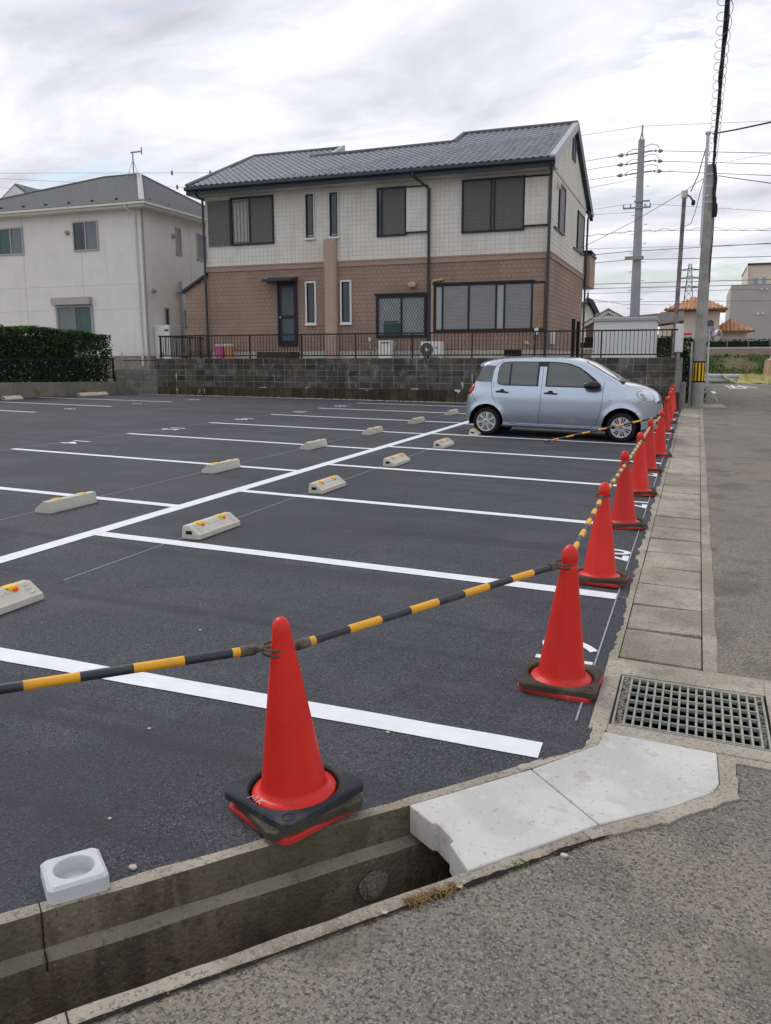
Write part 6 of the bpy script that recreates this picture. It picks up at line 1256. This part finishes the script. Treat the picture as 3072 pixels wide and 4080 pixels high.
# terracotta house, 90 m off
s9 = 90 / 62
TH = thing('tiled_house', 'cream rendered house with orange tiled roofs and an arched window', 'house', (.5, 92, 2.5))
def z9(z): return CAM_Z + (z - CAM_Z) * s9
tx0, tx1 = -1.55 * s9, 1.19 * s9
m_ = MB(); m_.box(tx0 - 1.6, tx1, 90, 97, 2.0, z9(4.85)); m_.build('tower_wall', M['cream'], TH)
def hip(x0, x1, y0, y1, z0, z1, nm, inset):
    m_ = MB(); xm0, xm1 = x0 + inset, x1 - inset; ym = (y0 + y1) / 2
    m_.add([(x0, y0, z0), (x1, y0, z0), (x1, y1, z0), (x0, y1, z0), (xm0, ym, z1), (xm1, ym, z1)], [(0, 1, 5, 4), (1, 2, 5), (2, 3, 4, 5), (3, 0, 4), (0, 3, 2, 1)]); o = m_.build(nm, M['terra'], TH)
    n = int((x1 - x0) / .36)
    for i in range(n):
        x = x0 + (i + .5) * (x1 - x0) / n; t = 1.0
        if x < xm0: t = (x - x0) / inset
        elif x > xm1: t = (x1 - x) / inset
        if t < .05: continue
        p = MB(); p.tube([(x, y0 - .03, z0 + .03), (x, y0 + (ym - y0) * t, z0 + (z1 - z0) * t + .03)], .085, 8); p.build('tile_row', M['terra'], o)
    p = MB(); p.box(x0 - .02, x1 + .02, y0 - .02, y0 + .04, z0 - .16, z0 - .01); p.build('eave_board', M['brownw'], o)
    return o
hip(-2.39 * s9, 1.65 * s9, 88.8, 98, z9(4.98), z9(4.98) + 1.35, 'tower_roof', 2.6)
m_ = MB(); m_.box(tx1 - .1, 2.96 * s9, 90.6, 97, 1.5, z9(3.50)); m_.build('wing_wall', M['cream'], TH); hip(.5 * s9, 3.42 * s9, 89.6, 98, z9(3.52), z9(3.52) + 1.25, 'wing_roof', 2.2)
m_ = MB(); ax = .62 * s9; hw = .21 * s9; m_.prism([(ax - hw, z9(3.30)), (ax + hw, z9(3.30))] + [(ax + hw * math.cos(t), z9(4.05) + hw * math.sin(t)) for t in [i * math.pi / 10 for i in range(11)]], 89.95, 90.02, lambda a, b, h: (a, h, b)); m_.build('arched_window', M['pane'], TH, fixn=True)
m_ = MB(); m_.box(ax - hw * .9, ax + hw * .9, 89.93, 89.96, z9(3.35), z9(3.85)); m_.build('window_blind', M['skyblue'], TH)
m_ = MB(); m_.box(-1.05 * s9, -.50 * s9, 88, 88.1, z9(3.22), z9(3.36)); m_.box(-.92 * s9, -.5 * s9, 88, 88.1, z9(2.98), z9(3.12)); tag(m_.build('red_sign', M['signr']), 'small red sign panels in front of the cream house', 'sign')
s10 = 110 / 75
GB = thing('grey_building', 'large plain grey clad building with a recessed upper floor', 'building', (8, 115, 2.5))
def z10(z): return CAM_Z + (z - CAM_Z) * s10
m_ = MB(); m_.box(2.16 * s10, 26, 110, 128, 2, z10(7.52)); m_.build('lower_block', M['greyb'], GB); m_ = MB(); m_.box(3.37 * s10, 26, 112, 128, z10(7.52), z10(9.15)); m_.build('upper_block', M['cream'], GB); m_ = MB(); m_.box(3.33 * s10, 26, 111.8, 128, z10(9.15), z10(9.15) + .2); m_.build('roof_slab', M['navy'], GB)
m_ = MB(); m_.prism([(110, z10(7.52)), (112, z10(7.52)), (112, z10(9.15))], 3.27 * s10, 3.36 * s10, lambda a, b, h: (h, a, b)); m_.build('sloped_screen', M['cream'], GB, fixn=True)
for x in (4.02, 4.62): m_ = MB(); m_.box(x * s10 - .2, x * s10 + .2, 111.95, 112.02, z10(7.6), z10(8.15)); o = m_.build('window', M['skyblue'], GB); m_ = MB(); m_.box(x * s10 - .24, x * s10 - .2, 111.9, 112, z10(7.55), z10(8.2)); m_.build('window_frame', M['white'], o)
for x, z in ((4.42, 7.1), (4.82, 7.1), (4.28, 5.2), (4.68, 5.2)):
    m_ = MB(); m_.lathe([(.001, -.25), (.12, -.22), (.15, 0)], 10, (x * s10, 110, z10(z)), axis='y'); m_.build('vent_hood', M['white'], GB, smooth=True)
# brown gabled house, spired pink house, carport and dark car behind the shed
BG = thing('gabled_house', 'brown boarded house with white gable trim behind the shed', 'house', (-5.5, 52, 2)); k = 55 / 45
gp = lambda x, z: (x * k, CAM_Z + (z - CAM_Z) * k)
m_ = MB(); P = [gp(-5.55, 1.8), gp(-3.3, 1.8), gp(-3.3, 3.55), gp(-4.454, 4.05), gp(-5.55, 3.5)]; m_.prism(P, 55.1, 62, lambda a, b, h: (a, h, b)); m_.build('wall', M['brownw'], BG, fixn=True)
for x1, z1 in ((-5.75, 3.42), (-3.25, 3.50)):
    a, b = gp(-4.454, 4.17), gp(x1, z1); m_ = MB(); m_.hexa([(a[0], 54.9, a[1] - .22), (b[0], 54.9, b[1] - .22), (b[0], 62, b[1] - .22), (a[0], 62, a[1] - .22)], [(a[0], 54.9, a[1]), (b[0], 54.9, b[1]), (b[0], 62, b[1]), (a[0], 62, a[1])]); m_.build('gable_trim', M['lhwall'], BG, fixn=True)
    m_ = MB(); m_.hexa([(a[0], 54.8, a[1] + .0), (b[0], 54.8, b[1]), (b[0], 62, b[1]), (a[0], 62, a[1])], [(a[0], 54.8, a[1] + .07), (b[0], 54.8, b[1] + .07), (b[0], 62, b[1] + .07), (a[0], 62, a[1] + .07)]); m_.build('roof_slope', M['shingle'], BG, fixn=True)
for dx in (-.16, 0, .16):
    a = gp(-4.454, 3.95); m_ = MB(); m_.box(a[0] + dx - .04, a[0] + dx + .04, 54.95, 55.02, a[1] - .45, a[1] - .05); m_.build('gable_ornament', M['lhwall'], BG)
a, b = gp(-4.85, 3.78), gp(-4.05, 3.78); m_ = MB(); m_.box(a[0], b[0], 54.96, 55.01, a[1] - .06, a[1] + .06); m_.build('gable_ornament', M['lhwall'], BG)
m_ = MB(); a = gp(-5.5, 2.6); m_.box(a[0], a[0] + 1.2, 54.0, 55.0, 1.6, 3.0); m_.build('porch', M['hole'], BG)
PK = thing('spired_house', 'narrow white and pink house with a steep dark gable and spire', 'house', (-8, 70, 2)); k = 70 / 55
gq = lambda x, z: (x * k, CAM_Z + (z - CAM_Z) * k)
m_ = MB(); P = [gq(-7.5, 1.5), gq(-6.4, 1.5), gq(-6.4, 4.6), gq(-6.85, 5.2), gq(-7.5, 4.4)]; m_.prism(P, 70, 74, lambda a, b, h: (a, h, b)); m_.build('wall', M['lhwall'], PK, fixn=True)
a, b, c = gq(-6.75, 5.5), gq(-6.35, 4.45), gq(-7.6, 4.3); m_ = MB(); m_.hexa([(a[0], 69.7, a[1] - .4), (b[0], 69.7, b[1]), (b[0], 74, b[1]), (a[0], 74, a[1] - .4)], [(a[0], 69.7, a[1]), (b[0] + .2, 69.7, b[1]), (b[0] + .2, 74, b[1]), (a[0], 74, a[1])]); m_.build('steep_roof', M['hole'], PK, fixn=True)
m_ = MB(); m_.hexa([(c[0], 69.7, c[1]), (a[0], 69.7, a[1] - .4), (a[0], 74, a[1] - .4), (c[0], 74, c[1])], [(c[0], 69.7, c[1] + .3), (a[0], 69.7, a[1]), (a[0], 74, a[1]), (c[0], 74, c[1] + .3)]); m_.build('roof_slope', M['shingle'], PK, fixn=True); m_ = MB(); m_.tube([(a[0], 70, a[1]), (a[0], 70, a[1] + .6)], [.1, .02], 6); m_.build('spire', M['shingle'], PK)
m_ = MB(); a = gq(-6.4, 4.35); m_.prism([(a[0], 1.5), (a[0] + 1.1, 1.5), (a[0] + 1.1, a[1] - .5), (a[0], a[1])], 70.5, 74, lambda p, q, h: (p, h, q)); m_.build('pink_wall', M['pink'], PK, fixn=True); m_ = MB(); m_.hexa([(a[0], 70.3, a[1] + .1), (a[0] + 1.3, 70.3, a[1] - .6), (a[0] + 1.3, 74, a[1] - .6), (a[0], 74, a[1] + .1)], [(a[0], 70.3, a[1] + .35), (a[0] + 1.3, 70.3, a[1] - .38), (a[0] + 1.3, 74, a[1] - .38), (a[0], 74, a[1] + .35)]); m_.build('side_roof', M['lhwall'], PK, fixn=True)
CPT = thing('carport', 'bronze carport with a sloping ribbed roof behind the rusty post', 'carport', (-1.6, 34, WT))
A0, A1, A2, A3 = (-2.45, 34.5, 3.30), (-.70, 33.0, 3.45), (-.55, 30.5, 3.0), (-1.60, 30.5, 2.92)
m_ = MB(); cr = [(-2.9, 33.6, 3.22), (-.62, 33.6, 3.40), (-.52, 30.2, 2.92), (-2.0, 30.2, 2.70)]; m_.hexa([(x, y, z) for x, y, z in cr[::-1]], [(x, y, z + .04) for x, y, z in cr[::-1]]); m_.build('roof_panel', M['carport'], CPT)
for t in (.08, .3, .52, .74, .95):
    p = [cr[3][i] + (cr[0][i] - cr[3][i]) * t for i in range(3)]; q = [cr[2][i] + (cr[1][i] - cr[2][i]) * t for i in range(3)]; m_ = MB(); m_.hexa([(p[0], p[1] - .03, p[2] - .07), (q[0], q[1] - .03, q[2] - .07), (q[0], q[1] + .03, q[2] - .07), (p[0], p[1] + .03, p[2] - .07)], [(p[0], p[1] - .03, p[2] - .005), (q[0], q[1] - .03, q[2] - .005), (q[0], q[1] + .03, q[2] - .005), (p[0], p[1] + .03, p[2] - .005)]); m_.build('roof_rafter', M['beige'], CPT)
for x, y, z in ((-.6, 30.4, 2.9), (-.65, 33.4, 3.3)): m_ = MB(); m_.tube([(x, y, WT - .05), (x, y, z)], .05, 8); m_.build('post', M['carport'], CPT)
DC = thing('parked_car', 'dark car partly hidden between the shed and the rusty post', 'car', (-1.3, 31, WT))
m_ = MB(); sec = [(-1.95, .35), (-1.95, .75), (-1.72, .95), (-1.60, 1.10), (-1.40, 1.38), (-1.2, 1.46), (1.6, 1.46), (2.0, .95), (2.0, .35)]
m_.grid(lambda u, v: (lambda s_: (-1.05 - .62 + 1.24 * (.5 - .5 * math.cos(u * math.pi)), 31.6 + s_[0], WT + s_[1] * (1 - .10 * abs(2 * u - 1) ** 3) - .05 - (.78 * 0)))(sec[min(8, int(v * 8 + 1e-6))]), 14, 8); m_.v = [(x, y, min(z, WT + .68) if 0 else WT + (z - WT) * .47) for x, y, z in m_.v]; m_.build('body', M['darkcar'], DC, smooth=True)
for sg in (-1, 1): m_ = MB(); m_.lathe([(.001, -.03), (.05, -.02), (.06, .0)], 10, (-1.15 + sg * .22, 29.68, WT + .10), axis='y'); m_.build('tail_lamp', M['lampr'], DC)
m_ = MB(); m_.box(-1.45, -.85, 29.55, 29.7, WT - .03, WT + .06); m_.build('bumper', M['lhframe'], DC)
# bush with pale flowers past the wall end
BU = thing('flowering_bush', 'leafy green bush with pale flower heads past the end of the block wall', 'bush', (-.2, 29.5, .3))
m_ = MB(); P = []
for i in range(4200):
    z = random.uniform(.3, 2.35); wv = .55 * math.sin(min(1, (2.5 - z) / 1.1) * 1.57); a = random.uniform(0, 6.283); rr = wv * random.uniform(.45, 1.1); P.append((-.38 + rr * math.cos(a) + .1 * math.sin(z * 4), 29.4 + rr * math.sin(a) * 1.4, z))
leaves(m_, P, .055); stuff(m_.build('foliage', M['leaf'], BU)); m_ = MB(); leaves(m_, [(random.uniform(-1.9, -.5), random.uniform(29.2, 30.2), random.uniform(1.75, 2.45)) for _ in range(1500)], .05); stuff(m_.build('rear_foliage', M['leaf'], BU))
for i in range(9): m_ = MB(); m_.tube([(-.35 + random.gauss(0, .05), 29.4, .2), (-.35 + random.gauss(0, .2), 29.4 + random.gauss(0, .2), 1.4), (-.35 + random.gauss(0, .3), 29.4 + random.gauss(0, .3), 2.3)], [.02, .014, .005], 5); m_.build('stem', M['bark'], BU)
for i in range(14):
    x, y, z = random.choice([p for p in P if p[2] > 1.3 and p[1] < 29.3]); m_ = MB(); leaves(m_, [(x + random.gauss(0, .03), y - .05 + random.gauss(0, .03), z + random.gauss(0, .03)) for _ in range(16)], .03, .7); m_.build('flower_head', M['flower'], BU)
m_ = MB(); m_.box(-.46, -.30, 26.2, 27.6, .05, 1.0); tag(m_.build('low_wall', M['block_g'], bevel=.01), 'short stub of grey block wall at the foot of the concrete pole', 'wall')
# lattice tower
LTW = thing('lattice_tower', 'distant steel lattice transmission tower on the skyline', 'tower', (-3.6, 250, 2))
def tw(z): return 1.9 * (27 - z) / 25 + .35
m_ = MB(); zs = [2 + 25 * (1 - (1 - i / 12) ** 1.15) for i in range(13)]
for sx_ in (-1, 1):
    for sy_ in (-1, 1): m_.tube([(-3.6 + sx_ * tw(z), 250 + sy_ * tw(z), z) for z in zs], .11, 4)
for z0, z1 in zip(zs[:-1], zs[1:]):
    for sx_ in (-1, 1): m_.tube([(-3.6 - sx_ * tw(z0), 250 - tw(z0), z0), (-3.6 + sx_ * tw(z1), 250 - tw(z1), z1)], .06, 4)
    m_.tube([(-3.6 - tw(z0), 250 - tw(z0), z0), (-3.6 + tw(z0), 250 - tw(z0), z0)], .06, 4)
m_.build('lattice', M['wire'], LTW)
for z, l in ((25.5, 2.6), (23.3, 3.0), (20.8, 2.6)): m_ = MB(); m_.tube([(-3.6 - l, 250, z - .2), (-3.6, 250, z + .25), (-3.6 + l, 250, z - .2)], .12, 4); m_.tube([(-3.6 - l, 250, z - .2), (-3.6 + l, 250, z - .2)], .09, 4); m_.build('crossarm', M['wire'], LTW)

# ------------------------------------------------------------------ small ground details
for i, (x, y, r_) in enumerate([(-1.644, 2.042, .012), (-1.208, 3.29, .008), (-2.2, 2.9, .007), (-.62, 2.36, .010), (-.33, 2.66, .011), (-.80, 2.15, .008), (-2.7, 4.1, .007), (-1.9, 2.25, .006)]):
    m_ = MB(); m_.lathe([(.0005, -r_ * .6), (r_, -r_ * .2), (r_ * .9, r_ * .4), (.0005, r_ * .8)], 7, (0, 0, 0)); m_.v = [(x + a * 1.3 + random.gauss(0, r_ * .1), y + b, gz(x, y) + r_ * .5 + c) for a, b, c in m_.v]
    tag(m_.build('pebble', M['stone'], smooth=True), 'small pale pebble lying on the ground by the ditch', 'pebble', 'loose pebbles')
def weed(s0_, s1_, n_, mt, hgt, name, label):
    m_ = MB()
    for i in range(n_):
        s_ = random.uniform(s0_, s1_); x, y = sd(s_, .485 + random.gauss(0, .012)); z = gz(x, y); a = random.uniform(0, 6.283); l = random.uniform(.4, 1) * hgt
        m_.tube([(x, y, z), (x + .4 * l * math.cos(a), y + .4 * l * math.sin(a), z + .5 * l), (x + l * math.cos(a), y + l * math.sin(a), z + .55 * l)], [.0016, .0012, .0004], 3)
    stuff(tag(m_.build(name, mt), label, 'weeds'))
weed(.20, .40, 230, M['dry'], .036, 'dry_weeds', 'brown dried weeds on the road kerb of the ditch'); weed(.60, .68, 26, M['leaf2'], .03, 'green_weeds', 'tiny green weeds in the joint beside the pale slab')
weed(-.9, 1.05, 260, M['dry'], .014, 'kerb_moss', 'thin dry moss along the joint of kerb and road')
jo = MB()                                                             # open joint between the road kerb and the asphalt
vs = []
for i in range(90):
    s_ = -2.0 + i * .0355; w_ = .004 + .010 * random.random() * (1 if s_ > .3 else .5)
    for d in (.492 - w_, .492 + w_): x, y = sd(s_, d); vs.append((x, y, gz(x, y) + .0065))
jo.add(vs, [(2 * i, 2 * i + 2, 2 * i + 3, 2 * i + 1)[::-1] for i in range(89)]); jo.build('open_joint', M['hole'], ROAD)
